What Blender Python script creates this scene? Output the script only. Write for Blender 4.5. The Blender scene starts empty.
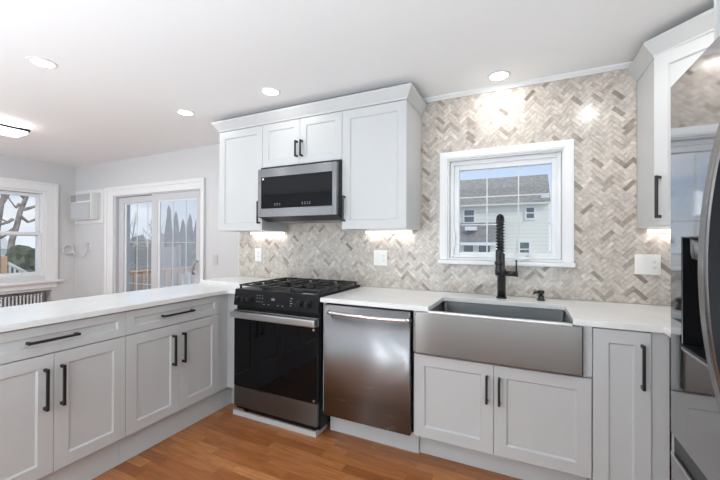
import bpy, bmesh, math, random
from mathutils import Vector, Matrix
random.seed(7)
S = bpy.context.scene
COL = S.collection

# ------------------------------------------------------------------ camera
CX, CY, CZ, YAW, PIT, ROL, FPX = 1.9631, -2.5677, 1.2759, .444, .005, .0037, 348.2762
_fw = Vector((-math.sin(YAW)*math.cos(PIT), math.cos(YAW)*math.cos(PIT), math.sin(PIT)))
_r0 = Vector((math.cos(YAW), math.sin(YAW), 0)); _u0 = _r0.cross(_fw)
_r = _r0*math.cos(ROL) + _u0*math.sin(ROL); _u = -_r0*math.sin(ROL) + _u0*math.cos(ROL)
cam_d = bpy.data.cameras.new('camera'); cam = bpy.data.objects.new('camera', cam_d); COL.objects.link(cam)
cam_d.sensor_fit = 'HORIZONTAL'; cam_d.sensor_width = 36; cam_d.lens = FPX/720*36
cam_d.clip_start = .02; cam_d.clip_end = 400
m3 = Matrix((_r, _u, -_fw)).transposed()
cam.matrix_world = Matrix.Translation((CX, CY, CZ)) @ m3.to_4x4()
S.camera = cam

# ------------------------------------------------------------------ world / exposure
S.view_settings.view_transform = 'Standard'; S.view_settings.look = 'None'
S.view_settings.gamma = 1; S.view_settings.use_curve_mapping = False
S.view_settings.exposure = 0.0
LAMP_W = .8            # watts of one recessed lamp
SKY = 1.0
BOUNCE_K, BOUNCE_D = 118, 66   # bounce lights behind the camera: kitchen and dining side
W = bpy.data.worlds.new('sky'); S.world = W; W.use_nodes = True
nt = W.node_tree; nt.nodes.clear()
def nd(t, typ, **kw):
    n = t.nodes.new(typ)
    for k, v in kw.items(): setattr(n, k, v)
    return n
out = nd(nt, 'ShaderNodeOutputWorld'); bg = nd(nt, 'ShaderNodeBackground'); bg.inputs['Strength'].default_value = SKY
tc = nd(nt, 'ShaderNodeTexCoord'); mp = nd(nt, 'ShaderNodeMapping'); mp.inputs['Scale'].default_value = (1.6, 1.6, 5.0)
no = nd(nt, 'ShaderNodeTexNoise'); no.inputs['Scale'].default_value = 2.3; no.inputs['Detail'].default_value = 6
rp = nd(nt, 'ShaderNodeValToRGB'); rp.color_ramp.elements[0].position = .50; rp.color_ramp.elements[1].position = .68
sx = nd(nt, 'ShaderNodeSeparateXYZ')
gr = nd(nt, 'ShaderNodeValToRGB')
gr.color_ramp.elements[0].position = 0.0; gr.color_ramp.elements[0].color = (.78, .86, .95, 1)
gr.color_ramp.elements[1].position = .35; gr.color_ramp.elements[1].color = (.30, .52, .88, 1)
mx = nd(nt, 'ShaderNodeMixRGB'); mx.inputs['Color2'].default_value = (.97, .98, 1, 1)
nt.links.new(tc.outputs['Generated'], mp.inputs['Vector']); nt.links.new(mp.outputs[0], no.inputs['Vector'])
nt.links.new(no.outputs['Fac'], rp.inputs['Fac']); nt.links.new(tc.outputs['Generated'], sx.inputs[0])
nt.links.new(sx.outputs['Z'], gr.inputs['Fac']); nt.links.new(gr.outputs['Color'], mx.inputs['Color1'])
nt.links.new(rp.outputs['Color'], mx.inputs['Fac']); nt.links.new(mx.outputs[0], bg.inputs['Color'])
nt.links.new(bg.outputs[0], out.inputs['Surface'])
sun_d = bpy.data.lights.new('sun', 'SUN'); sun_d.energy = 2.2; sun_d.angle = math.radians(12); sun_d.color = (1, .96, .9)
sun = bpy.data.objects.new('sun', sun_d); COL.objects.link(sun)
sun.rotation_euler = (math.radians(52), 0, math.radians(60))
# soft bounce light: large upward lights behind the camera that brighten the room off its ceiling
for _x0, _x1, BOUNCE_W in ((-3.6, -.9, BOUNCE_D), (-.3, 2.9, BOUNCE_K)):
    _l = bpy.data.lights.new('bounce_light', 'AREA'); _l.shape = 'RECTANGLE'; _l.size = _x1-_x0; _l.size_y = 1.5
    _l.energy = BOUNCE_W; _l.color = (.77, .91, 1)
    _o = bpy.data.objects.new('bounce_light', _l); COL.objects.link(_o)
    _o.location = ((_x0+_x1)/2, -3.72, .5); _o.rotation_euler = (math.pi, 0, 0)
# lights added in two made-up wall openings behind the camera, to streak the steel
STREAK_SLOTS = [(-.34, -.22, .7, 2.1), (.26, .36, .7, 2.1)]
for _x0, _x1, _z0, _z1 in STREAK_SLOTS:
    _l = bpy.data.lights.new('streak_light', 'AREA'); _l.shape = 'RECTANGLE'; _l.size = _x1-_x0; _l.size_y = _z1-_z0
    _l.energy = 10; _l.color = (.93, .97, 1)
    _o = bpy.data.objects.new('streak_light', _l); COL.objects.link(_o)
    _o.location = ((_x0+_x1)/2, -4.62, (_z0+_z1)/2); _o.rotation_euler = (math.radians(90), 0, 0)

# ------------------------------------------------------------------ materials
def mat(name, col=(.8, .8, .8), rough=.5, metal=0, noise=0, nscale=8, stretch=(1, 1, 1), bump=0, spec=.5, coat=0):
    m = bpy.data.materials.new(name); m.use_nodes = True; t = m.node_tree; b = t.nodes['Principled BSDF']
    b.inputs['Base Color'].default_value = (*col, 1); b.inputs['Roughness'].default_value = rough
    b.inputs['Metallic'].default_value = metal; b.inputs['Specular IOR Level'].default_value = spec
    b.inputs['Coat Weight'].default_value = coat
    if noise or bump:
        c = nd(t, 'ShaderNodeTexCoord'); p = nd(t, 'ShaderNodeMapping'); p.inputs['Scale'].default_value = stretch
        n = nd(t, 'ShaderNodeTexNoise'); n.inputs['Scale'].default_value = nscale; n.inputs['Detail'].default_value = 5
        t.links.new(c.outputs['Object'], p.inputs['Vector']); t.links.new(p.outputs[0], n.inputs['Vector'])
        if noise:
            r = nd(t, 'ShaderNodeValToRGB'); e = r.color_ramp.elements
            e[0].position = .3; e[1].position = .7
            e[0].color = (*[max(0, x*(1-noise)) for x in col], 1); e[1].color = (*[min(1, x*(1+noise)) for x in col], 1)
            t.links.new(n.outputs['Fac'], r.inputs['Fac']); t.links.new(r.outputs['Color'], b.inputs['Base Color'])
        if bump:
            k = nd(t, 'ShaderNodeBump'); k.inputs['Strength'].default_value = bump; k.inputs['Distance'].default_value = .01
            t.links.new(n.outputs['Fac'], k.inputs['Height']); t.links.new(k.outputs[0], b.inputs['Normal'])
    return m
def emis(name, col, strength):
    m = bpy.data.materials.new(name); m.use_nodes = True; b = m.node_tree.nodes['Principled BSDF']
    b.inputs['Base Color'].default_value = (*col, 1); b.inputs['Emission Color'].default_value = (*col, 1)
    b.inputs['Emission Strength'].default_value = strength
    return m
def glass(name, tint=(1, 1, 1), refl=.06, haze=0, hazecol=(.85, .88, .92)):
    m = bpy.data.materials.new(name); m.use_nodes = True; t = m.node_tree; t.nodes.clear()
    o = nd(t, 'ShaderNodeOutputMaterial'); a = nd(t, 'ShaderNodeBsdfTransparent'); g = nd(t, 'ShaderNodeBsdfGlossy')
    a.inputs[0].default_value = (*tint, 1); g.inputs['Roughness'].default_value = .02
    lw = nd(t, 'ShaderNodeLayerWeight'); lw.inputs['Blend'].default_value = .5
    pw = nd(t, 'ShaderNodeMath', operation='POWER'); pw.inputs[1].default_value = 5
    f = nd(t, 'ShaderNodeMath', operation='MULTIPLY_ADD'); f.inputs[1].default_value = .6; f.inputs[2].default_value = .03
    t.links.new(lw.outputs['Facing'], pw.inputs[0]); t.links.new(pw.outputs[0], f.inputs[0])
    x = nd(t, 'ShaderNodeMixShader'); t.links.new(f.outputs[0], x.inputs[0])
    t.links.new(a.outputs[0], x.inputs[1]); t.links.new(g.outputs[0], x.inputs[2])
    last = x
    if haze:
        d = nd(t, 'ShaderNodeBsdfTranslucent'); d.inputs[0].default_value = (*hazecol, 1)
        d2 = nd(t, 'ShaderNodeBsdfDiffuse'); d2.inputs[0].default_value = (*hazecol, 1)
        y = nd(t, 'ShaderNodeMixShader'); y.inputs[0].default_value = .5
        t.links.new(d.outputs[0], y.inputs[1]); t.links.new(d2.outputs[0], y.inputs[2])
        z = nd(t, 'ShaderNodeMixShader'); z.inputs[0].default_value = haze
        t.links.new(x.outputs[0], z.inputs[1]); t.links.new(y.outputs[0], z.inputs[2]); last = z
    t.links.new(last.outputs[0], o.inputs['Surface'])
    return m
M = {}
M['wall'] = mat('painted_wall', (.66, .66, .665), .6, bump=.03, nscale=90)
M['ceiling'] = mat('painted_ceiling', (.90, .90, .90), .7, bump=.02, nscale=60)
M['trim'] = mat('white_trim', (.82, .82, .82), .35)
M['cab'] = mat('white_cabinet_paint', (.575, .58, .58), .36)
M['toe'] = mat('toe_kick_paint', (.62, .63, .635), .45)
M['vinyl'] = mat('white_vinyl', (.80, .81, .82), .3)
M['greyvinyl'] = mat('grey_vinyl', (.58, .59, .61), .4)
M['black'] = mat('black_metal', (.012, .012, .013), .38)
M['blackgloss'] = mat('black_glass', (.004, .004, .005), .04, spec=.2)
M['blackpanel'] = mat('black_panel', (.007, .007, .008), .3, spec=.2)
M['iron'] = mat('cast_iron', (.014, .014, .015), .5, bump=.1, nscale=120)
M['chrome'] = mat('chrome', (.8, .8, .8), .12, 1)
M['plate'] = mat('plate_plastic', (.86, .84, .81), .35)
M['plastic'] = mat('white_plastic', (.78, .78, .78), .4)
M['greyplastic'] = mat('grey_plastic', (.33, .34, .36), .5)
M['darkslot'] = mat('dark_slot', (.05, .05, .05), .6)
M['cord'] = mat('white_cord', (.80, .80, .79), .45)
M['lens'] = emis('lamp_lens', (1, .98, .94), 9)
M['strip'] = emis('led_strip', (1, .98, .95), 2.2)
M['led'] = emis('led_diffuser', (1, .99, .97), 6)
M['mark'] = mat('printed_mark', (.34, .34, .34), .4)
M['glass'] = glass('window_glass')
M['hazyglass'] = glass('hazy_glass', haze=.22)
M['radiator'] = mat('radiator_paint', (.66, .66, .66), .4)

def steel(name, col, rough, rot=0., an=.75, grain=(150, 150, 2)):
    m = bpy.data.materials.new(name); m.use_nodes = True; t = m.node_tree; b = t.nodes['Principled BSDF']
    b.inputs['Base Color'].default_value = (*col, 1); b.inputs['Metallic'].default_value = 1
    b.inputs['Roughness'].default_value = rough
    b.inputs['Anisotropic'].default_value = an; b.inputs['Anisotropic Rotation'].default_value = rot
    if an:
        g = nd(t, 'ShaderNodeTangent'); g.direction_type = 'RADIAL'; g.axis = 'Z'; t.links.new(g.outputs[0], b.inputs['Tangent'])
        c = nd(t, 'ShaderNodeTexCoord'); p = nd(t, 'ShaderNodeMapping'); p.inputs['Scale'].default_value = (1.5, 1.5, 180)
        n = nd(t, 'ShaderNodeTexNoise'); n.inputs['Scale'].default_value = 3; n.inputs['Detail'].default_value = 3
        r = nd(t, 'ShaderNodeMapRange'); r.inputs['To Min'].default_value = rough*.97; r.inputs['To Max'].default_value = rough*1.03
        t.links.new(c.outputs['Object'], p.inputs[0]); t.links.new(p.outputs[0], n.inputs['Vector'])
        t.links.new(n.outputs['Fac'], r.inputs['Value']); t.links.new(r.outputs[0], b.inputs['Roughness'])
    return m
M['steel'] = steel('brushed_steel', (.275, .28, .29), .27, .25, 1.0)
M['steeldark'] = steel('dark_steel', (.34, .34, .35), .05, an=0)
M['steelbar'] = steel('steel_bar', (.60, .595, .585), .3, an=0)
M['steelapron'] = steel('apron_steel', (.205, .20, .195), .22, .25, 1.0)
M['steelsmooth'] = steel('smooth_steel', (.33, .33, .33), .2, an=0)
M['steeldull'] = steel('dull_steel', (.185, .19, .195), .30, .25, 1.0)

def m_quartz():
    m = mat('white_quartz', (.80, .795, .78), .16, noise=.035, nscale=5); return m
M['quartz'] = m_quartz()

def m_floor():
    m = bpy.data.materials.new('oak_floor'); m.use_nodes = True; t = m.node_tree; b = t.nodes['Principled BSDF']
    c = nd(t, 'ShaderNodeTexCoord')
    PW, PL = .066, .52
    def mth(op, a, b_=None):
        n_ = nd(t, 'ShaderNodeMath', operation=op)
        for k_, v_ in ((0, a), (1, b_)):
            if v_ is None: continue
            if isinstance(v_, (int, float)): n_.inputs[k_].default_value = v_
            else: t.links.new(v_, n_.inputs[k_])
        return n_.outputs[0]
    sp = nd(t, 'ShaderNodeSeparateXYZ'); t.links.new(c.outputs['Object'], sp.inputs[0])
    v = mth('DIVIDE', sp.outputs['Y'], PW); row = mth('FLOOR', v); fv = mth('FRACT', v)
    wn = nd(t, 'ShaderNodeTexWhiteNoise'); wn.noise_dimensions = '1D'; t.links.new(row, wn.inputs['W'])
    u = mth('ADD', mth('DIVIDE', sp.outputs['X'], PL), mth('MULTIPLY', wn.outputs['Value'], 17.0)); col_ = mth('FLOOR', u); fu = mth('FRACT', u)
    cb = nd(t, 'ShaderNodeCombineXYZ'); t.links.new(row, cb.inputs[0]); t.links.new(col_, cb.inputs[1])
    wn2 = nd(t, 'ShaderNodeTexWhiteNoise'); wn2.noise_dimensions = '2D'; t.links.new(cb.outputs[0], wn2.inputs['Vector'])
    ev = mth('MULTIPLY', mth('MINIMUM', fv, mth('SUBTRACT', 1.0, fv)), PW); eu = mth('MULTIPLY', mth('MINIMUM', fu, mth('SUBTRACT', 1.0, fu)), PL)
    seam = mth('LESS_THAN', mth('MINIMUM', ev, eu), .0007)
    tone = nd(t, 'ShaderNodeValToRGB'); e = tone.color_ramp.elements
    e[0].color = (.33, .112, .034, 1); e[1].color = (.54, .235, .085, 1)
    x = tone.color_ramp.elements.new(.5); x.color = (.43, .165, .055, 1)
    t.links.new(wn2.outputs['Value'], tone.inputs['Fac'])
    p = nd(t, 'ShaderNodeMapping'); p.inputs['Scale'].default_value = (2.0, 18, 1)
    off = nd(t, 'ShaderNodeVectorMath', operation='ADD'); sc = nd(t, 'ShaderNodeVectorMath', operation='SCALE'); sc.inputs['Scale'].default_value = 7
    t.links.new(wn2.outputs['Color'], sc.inputs[0]); t.links.new(c.outputs['Object'], p.inputs[0])
    t.links.new(p.outputs[0], off.inputs[0]); t.links.new(sc.outputs[0], off.inputs[1])
    n = nd(t, 'ShaderNodeTexNoise'); n.inputs['Scale'].default_value = 2.2; n.inputs['Detail'].default_value = 7; n.inputs['Distortion'].default_value = 1.2
    t.links.new(off.outputs[0], n.inputs['Vector'])
    gr = nd(t, 'ShaderNodeValToRGB'); gr.color_ramp.elements[0].position = .3; gr.color_ramp.elements[1].position = .68
    gr.color_ramp.elements[0].color = (.74, .68, .64, 1); gr.color_ramp.elements[1].color = (1.12, 1.1, 1.08, 1)
    t.links.new(n.outputs['Fac'], gr.inputs['Fac'])
    mu = nd(t, 'ShaderNodeMixRGB', blend_type='MULTIPLY'); mu.inputs['Fac'].default_value = 1
    t.links.new(tone.outputs['Color'], mu.inputs['Color1']); t.links.new(gr.outputs['Color'], mu.inputs['Color2'])
    mo = nd(t, 'ShaderNodeMixRGB'); mo.inputs['Color2'].default_value = (.10, .04, .015, 1)
    t.links.new(mth('MULTIPLY', seam, .7), mo.inputs['Fac']); t.links.new(mu.outputs[0], mo.inputs['Color1'])
    t.links.new(mo.outputs[0], b.inputs['Base Color']); b.inputs['Roughness'].default_value = .3
    return m
M['floor'] = m_floor()

def m_tile():
    m = bpy.data.materials.new('marble_mosaic'); m.use_nodes = True; t = m.node_tree; b = t.nodes['Principled BSDF']
    a = nd(t, 'ShaderNodeAttribute', attribute_name='tone'); c = nd(t, 'ShaderNodeTexCoord')
    r = nd(t, 'ShaderNodeValToRGB'); e = r.color_ramp.elements
    e[0].position = 0; e[0].color = (.30, .25, .21, 1); e[1].position = 1; e[1].color = (.74, .68, .61, 1)
    for pos, cc in ((.12, (.39, .335, .285, 1)), (.34, (.55, .49, .43, 1)), (.6, (.615, .555, .495, 1)), (.84, (.65, .59, .525, 1))):
        x = r.color_ramp.elements.new(pos); x.color = cc
    t.links.new(a.outputs['Fac'], r.inputs['Fac'])
    n = nd(t, 'ShaderNodeTexNoise'); n.inputs['Scale'].default_value = 26; n.inputs['Detail'].default_value = 6; n.inputs['Distortion'].default_value = .8
    ad = nd(t, 'ShaderNodeVectorMath', operation='ADD'); sc = nd(t, 'ShaderNodeVectorMath', operation='SCALE'); sc.inputs['Scale'].default_value = 3
    t.links.new(a.outputs['Color'], sc.inputs[0]); t.links.new(c.outputs['Object'], ad.inputs[0]); t.links.new(sc.outputs[0], ad.inputs[1])
    t.links.new(ad.outputs[0], n.inputs['Vector'])
    v = nd(t, 'ShaderNodeValToRGB'); v.color_ramp.elements[0].position = .32; v.color_ramp.elements[1].position = .62
    v.color_ramp.elements[0].color = (.74, .73, .73, 1); v.color_ramp.elements[1].color = (1.05, 1.05, 1.05, 1)
    t.links.new(n.outputs['Fac'], v.inputs['Fac'])
    mu = nd(t, 'ShaderNodeMixRGB', blend_type='MULTIPLY'); mu.inputs['Fac'].default_value = 1
    t.links.new(r.outputs['Color'], mu.inputs['Color1']); t.links.new(v.outputs['Color'], mu.inputs['Color2'])
    t.links.new(mu.outputs[0], b.inputs['Base Color']); b.inputs['Roughness'].default_value = .2
    return m
M['tile'] = m_tile()
M['grout'] = mat('grout', (.52, .47, .42), .8)
# outdoors
def m_siding(name, col, pitch):
    m = bpy.data.materials.new(name); m.use_nodes = True; t = m.node_tree; b = t.nodes['Principled BSDF']
    c = nd(t, 'ShaderNodeTexCoord'); w = nd(t, 'ShaderNodeTexWave'); w.bands_direction = 'Z'; w.wave_profile = 'SAW'
    w.inputs['Scale'].default_value = .314/pitch
    t.links.new(c.outputs['Object'], w.inputs['Vector'])
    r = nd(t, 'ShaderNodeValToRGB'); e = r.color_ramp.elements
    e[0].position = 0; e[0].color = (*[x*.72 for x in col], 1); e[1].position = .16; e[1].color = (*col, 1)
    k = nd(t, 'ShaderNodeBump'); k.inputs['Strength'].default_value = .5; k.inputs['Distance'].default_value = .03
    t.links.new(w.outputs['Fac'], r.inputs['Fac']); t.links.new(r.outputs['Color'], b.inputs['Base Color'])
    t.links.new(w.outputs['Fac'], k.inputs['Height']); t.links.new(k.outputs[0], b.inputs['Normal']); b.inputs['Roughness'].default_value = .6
    return m
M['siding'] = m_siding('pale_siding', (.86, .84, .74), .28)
M['shingle'] = mat('roof_shingle', (.28, .255, .22), .9, noise=.35, nscale=4, stretch=(1, 1, 3), bump=.3)
M['brownshingle'] = mat('brown_shingle', (.19, .175, .155), .9, noise=.3, nscale=5, bump=.3)
M['darkpane'] = mat('dark_pane', (.10, .13, .13), .15)
M['bark'] = mat('bark', (.27, .235, .205), .9, noise=.4, nscale=6, bump=.5)
M['evergreen'] = mat('evergreen', (.11, .12, .08), .9, noise=.5, nscale=5)
M['conifer'] = mat('conifer', (.10, .125, .12), .9, noise=.4, nscale=4)
M['cedar'] = mat('deck_wood', (.42, .30, .21), .8, noise=.2, nscale=6, stretch=(1, 1, 8))
M['cedarpost'] = mat('cedar_post', (.58, .36, .23), .8, noise=.15, nscale=6)
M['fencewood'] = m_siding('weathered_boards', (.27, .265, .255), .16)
M['snow'] = mat('pale_ground', (.45, .44, .42), .95, noise=.25, nscale=.6)

# ------------------------------------------------------------------ helpers
def bm_new(): return bmesh.new()
def box(bm, x0, x1, y0, y1, z0, z1, bev=0):
    x0, x1 = sorted((x0, x1)); y0, y1 = sorted((y0, y1)); z0, z1 = sorted((z0, z1))
    r = bmesh.ops.create_cube(bm, size=1); vs = r['verts']
    for v in vs:
        v.co = Vector(((x0+x1)/2 + v.co.x*(x1-x0), (y0+y1)/2 + v.co.y*(y1-y0), (z0+z1)/2 + v.co.z*(z1-z0)))
    if bev:
        es = list({e for v in vs for e in v.link_edges})
        bmesh.ops.bevel(bm, geom=es, offset=bev, segments=2, profile=.6, affect='EDGES')
    return bm
def frame_of(d):
    d = d.normalized(); a = Vector((0, 0, 1)) if abs(d.z) < .9 else Vector((1, 0, 0))
    u = d.cross(a).normalized(); return u, d.cross(u).normalized()
def tube(bm, pts, rad, n=10, cap=True):
    pts = [Vector(p) for p in pts]; rs = rad if isinstance(rad, (list, tuple)) else [rad]*len(pts)
    rings = []; u = None
    for i, p in enumerate(pts):
        d = (pts[min(i+1, len(pts)-1)] - pts[max(i-1, 0)])
        if d.length < 1e-9: d = Vector((0, 0, 1))
        d.normalize()
        if u is None: u, _ = frame_of(d)
        u = (u - d*u.dot(d)); u.normalize(); v = d.cross(u)
        rings.append([bm.verts.new(p + (u*math.cos(2*math.pi*k/n) + v*math.sin(2*math.pi*k/n))*rs[i]) for k in range(n)])
    for a, b in zip(rings, rings[1:]):
        for k in range(n):
            f = bm.faces.new((a[k], a[(k+1) % n], b[(k+1) % n], b[k])); f.smooth = True
    if cap:
        bm.faces.new(rings[0][::-1]); bm.faces.new(rings[-1])
    return bm
def cyl(bm, p0, p1, r, n=20): return tube(bm, [p0, p1], r, n)
def lathe(bm, prof, cx, cy, n=24):   # prof: [(radius, z)]
    rings = [[bm.verts.new((cx + r*math.cos(2*math.pi*k/n), cy + r*math.sin(2*math.pi*k/n), z)) for k in range(n)] for r, z in prof]
    for a, b in zip(rings, rings[1:]):
        for k in range(n):
            f = bm.faces.new((a[k], a[(k+1) % n], b[(k+1) % n], b[k])); f.smooth = True
    bm.faces.new(rings[0][::-1]); bm.faces.new(rings[-1]); return bm
def prism(bm, poly, z0, z1):         # poly in XY, ccw
    lo = [bm.verts.new((x, y, z0)) for x, y in poly]; hi = [bm.verts.new((x, y, z1)) for x, y in poly]
    n = len(poly); bm.faces.new(lo[::-1]); bm.faces.new(hi)
    for k in range(n): bm.faces.new((lo[k], lo[(k+1) % n], hi[(k+1) % n], hi[k]))
    return bm
def extrude_x(bm, poly, x0, x1):     # poly in YZ
    a = [bm.verts.new((x0, y, z)) for y, z in poly]; b = [bm.verts.new((x1, y, z)) for y, z in poly]
    n = len(poly); bm.faces.new(a); bm.faces.new(b[::-1])
    for k in range(n): bm.faces.new((a[k], b[k], b[(k+1) % n], a[(k+1) % n]))
    return bm
def extrude_y(bm, poly, y0, y1):     # poly in XZ
    a = [bm.verts.new((x, y0, z)) for x, z in poly]; b = [bm.verts.new((x, y1, z)) for x, z in poly]
    n = len(poly); bm.faces.new(a); bm.faces.new(b[::-1])
    for k in range(n): bm.faces.new((a[k], b[k], b[(k+1) % n], a[(k+1) % n]))
    return bm
def sweep(bm, path, prof):           # path: XY points; prof: [(outward offset, z)] closed; outward = right of travel
    P = [Vector((x, y)) for x, y in path]; secs = []
    for i, p in enumerate(P):
        ds = []
        if i > 0: ds.append((P[i]-P[i-1]).normalized())
        if i < len(P)-1: ds.append((P[i+1]-P[i]).normalized())
        ns = [Vector((d.y, -d.x)) for d in ds]
        nrm = ns[0] if len(ns) == 1 else (ns[0]+ns[1])/(1+ns[0].dot(ns[1]))
        secs.append([bm.verts.new((p.x + nrm.x*o, p.y + nrm.y*o, z)) for o, z in prof])
    n = len(prof)
    for a, b in zip(secs, secs[1:]):
        for k in range(n): bm.faces.new((a[k], a[(k+1) % n], b[(k+1) % n], b[k]))
    bm.faces.new(secs[0][::-1]); bm.faces.new(secs[-1]); return bm

def obj(name, bm, m, parent=None, loc=None, label=None):
    """one mesh object; bm is in the parent's local frame when the parent is a thing placed with local=True, else world"""
    bmesh.ops.recalc_face_normals(bm, faces=bm.faces)
    if parent is not None and not parent.get('_local'):
        base = Vector(parent.get('_world', (0, 0, 0)))
        for v in bm.verts: v.co -= base
    elif parent is None and loc is not None:
        for v in bm.verts: v.co -= Vector(loc)
    me = bpy.data.meshes.new(name); bm.to_mesh(me); bm.free()
    o = bpy.data.objects.new(name, me); COL.objects.link(o); me.materials.append(m)
    if parent is not None:
        o.parent = parent
        o['_local'] = parent.get('_local', 0)
        o['_world'] = parent.get('_world', (0, 0, 0))
    elif loc is not None:
        o.location = loc; o['_world'] = loc
    if label: o['label'] = label
    return o
def thing(name, label, cat, loc=(0, 0, 0), rotz=0, group=None, local=False):
    o = bpy.data.objects.new(name, None); COL.objects.link(o); o.empty_display_size = .1
    o.location = loc; o.rotation_euler = (0, 0, rotz); o['label'] = label; o['category'] = cat
    if group: o['group'] = group
    o['_world'] = (0., 0., 0.) if local else tuple(float(c) for c in loc); o['_local'] = 1 if local else 0
    return o
def tag(o, label, cat, group=None, kind=None):
    o['label'] = label; o['category'] = cat
    if group: o['group'] = group
    if kind: o['kind'] = kind
    return o
def struct(name, bm, m, parent=None, label=None):
    o = obj(name, bm, m, parent)
    if parent is None:
        o['kind'] = 'structure'
        if label: o['label'] = label
    return o
def copy_tree(o, parent=None):
    c = o.copy(); COL.objects.link(c)
    if parent is not None: c.parent = parent
    for ch in list(o.children): copy_tree(ch, c)
    return c

# shaker front in local frame: front faces -Y at y=yf, thickness th behind it
def shaker(bm, x0, x1, z0, z1, yf, th=.019, st=.06, dep=.009):
    def ring(i, y): return [bm.verts.new(c) for c in ((x0+i, y, z0+i), (x1-i, y, z0+i), (x1-i, y, z1-i), (x0+i, y, z1-i))]
    rs = [ring(0, yf+th), ring(0, yf+.0015), ring(.0015, yf), ring(st, yf), ring(st+.007, yf+dep)]
    bm.faces.new(rs[0]); bm.faces.new(rs[-1][::-1])
    for a, b in zip(rs, rs[1:]):
        for k in range(4): bm.faces.new((a[k], a[(k+1) % 4], b[(k+1) % 4], b[k]))
    return bm
def bar_pull(bm, p0, p1, yf, off=.03, w=.0058):
    """square bar pull standing off the face y=yf (toward -Y); p0,p1 = (x,z) ends"""
    (xa, za), (xb, zb) = p0, p1
    y1 = yf-off
    if abs(xa-xb) < 1e-6:
        box(bm, xa-w, xa+w, y1-w, y1+w, min(za, zb), max(za, zb), .0015)
        for z in (min(za, zb)+.008, max(za, zb)-.008): box(bm, xa-w, xa+w, y1, yf, z-w*1.2, z+w*1.2, .001)
    else:
        box(bm, min(xa, xb), max(xa, xb), y1-w, y1+w, za-w, za+w, .0015)
        for x in (min(xa, xb)+.008, max(xa, xb)-.008): box(bm, x-w*1.2, x+w*1.2, y1, yf, za-w, za+w, .001)
    return bm

# ================================================================== STRUCTURE
CEIL = 2.347; XL = -3.94; XR = 3.167; YB = -4.6; YD = .22; XK = -.569
def plate_with_holes(bm, a0, a1, b0, b1, holes, put):
    """tile the rectangle minus holes with boxes; put(bm, a0,a1,b0,b1)"""
    As = sorted({a0, a1, *[h[0] for h in holes], *[h[1] for h in holes]}); As = [a for a in As if a0 <= a <= a1]
    for p, q in zip(As, As[1:]):
        hs = sorted([h for h in holes if h[0] <= p+1e-9 and h[1] >= q-1e-9], key=lambda h: h[2])
        z = b0
        for h in hs:
            if h[2] > z+1e-6: put(bm, p, q, z, h[2])
            z = max(z, h[3])
        if z < b1-1e-6: put(bm, p, q, z, b1)
    bmesh.ops.remove_doubles(bm, verts=bm.verts, dist=1e-5)
    return bm
b = bm_new(); box(b, XL-.3, XR+.2, YB-.2, YD+.0, -.12, 0); struct('floor', b, M['floor'], label='orange brown oak strip floor')
b = bm_new(); box(b, XL-.3, XR+.2, YB-.2, YD+.2, CEIL, CEIL+.15); struct('ceiling', b, M['ceiling'], label='smooth white ceiling')
WIN = (1.447, 2.186, 1.148, 1.876)     # sink window hole
b = bm_new()
plate_with_holes(b, XK, XR, 0, CEIL, [WIN], lambda bm, p, q, r, s: box(bm, p, q, .0045, YD+.2, r, s))
struct('wall_back', b, M['grout'], label='back kitchen wall')
SL = (-3.0, -1.35, 0.0, 1.872)         # slider hole
b = bm_new()
plate_with_holes(b, XL, XK, 0, CEIL, [SL], lambda bm, p, q, r, s: box(bm, p, q, YD, YD+.2, r, s))
struct('wall_dining', b, M['wall'], label='pale grey wall around the sliding door')
LW = (-1.03, -.13, .80, 1.94)          # left window hole (Y0,Y1,z0,z1)
RADH = (-1.5, -.05, .06, .60)
b = bm_new()
plate_with_holes(b, YB, YD+.2, 0, CEIL, [LW, RADH], lambda bm, p, q, r, s: box(bm, XL-.2, XL, p, q, r, s))
box(b, XL-.3, XL-.2, -1.6, .05, 0, .70)
struct('wall_left', b, M['wall'], label='pale grey wall with the double hung window')
b = bm_new(); box(b, XR, XR+.2, YB, YD, 0, CEIL); struct('wall_right', b, M['wall'])
# unseen wall behind the camera, with two openings made up for the streak lights
b = bm_new()
plate_with_holes(b, XL, XR, 0, CEIL, STREAK_SLOTS, lambda bm, p, q, r, s: box(bm, p, q, YB-.2, YB, r, s))
struct('wall_front', b, M['wall'])

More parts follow.
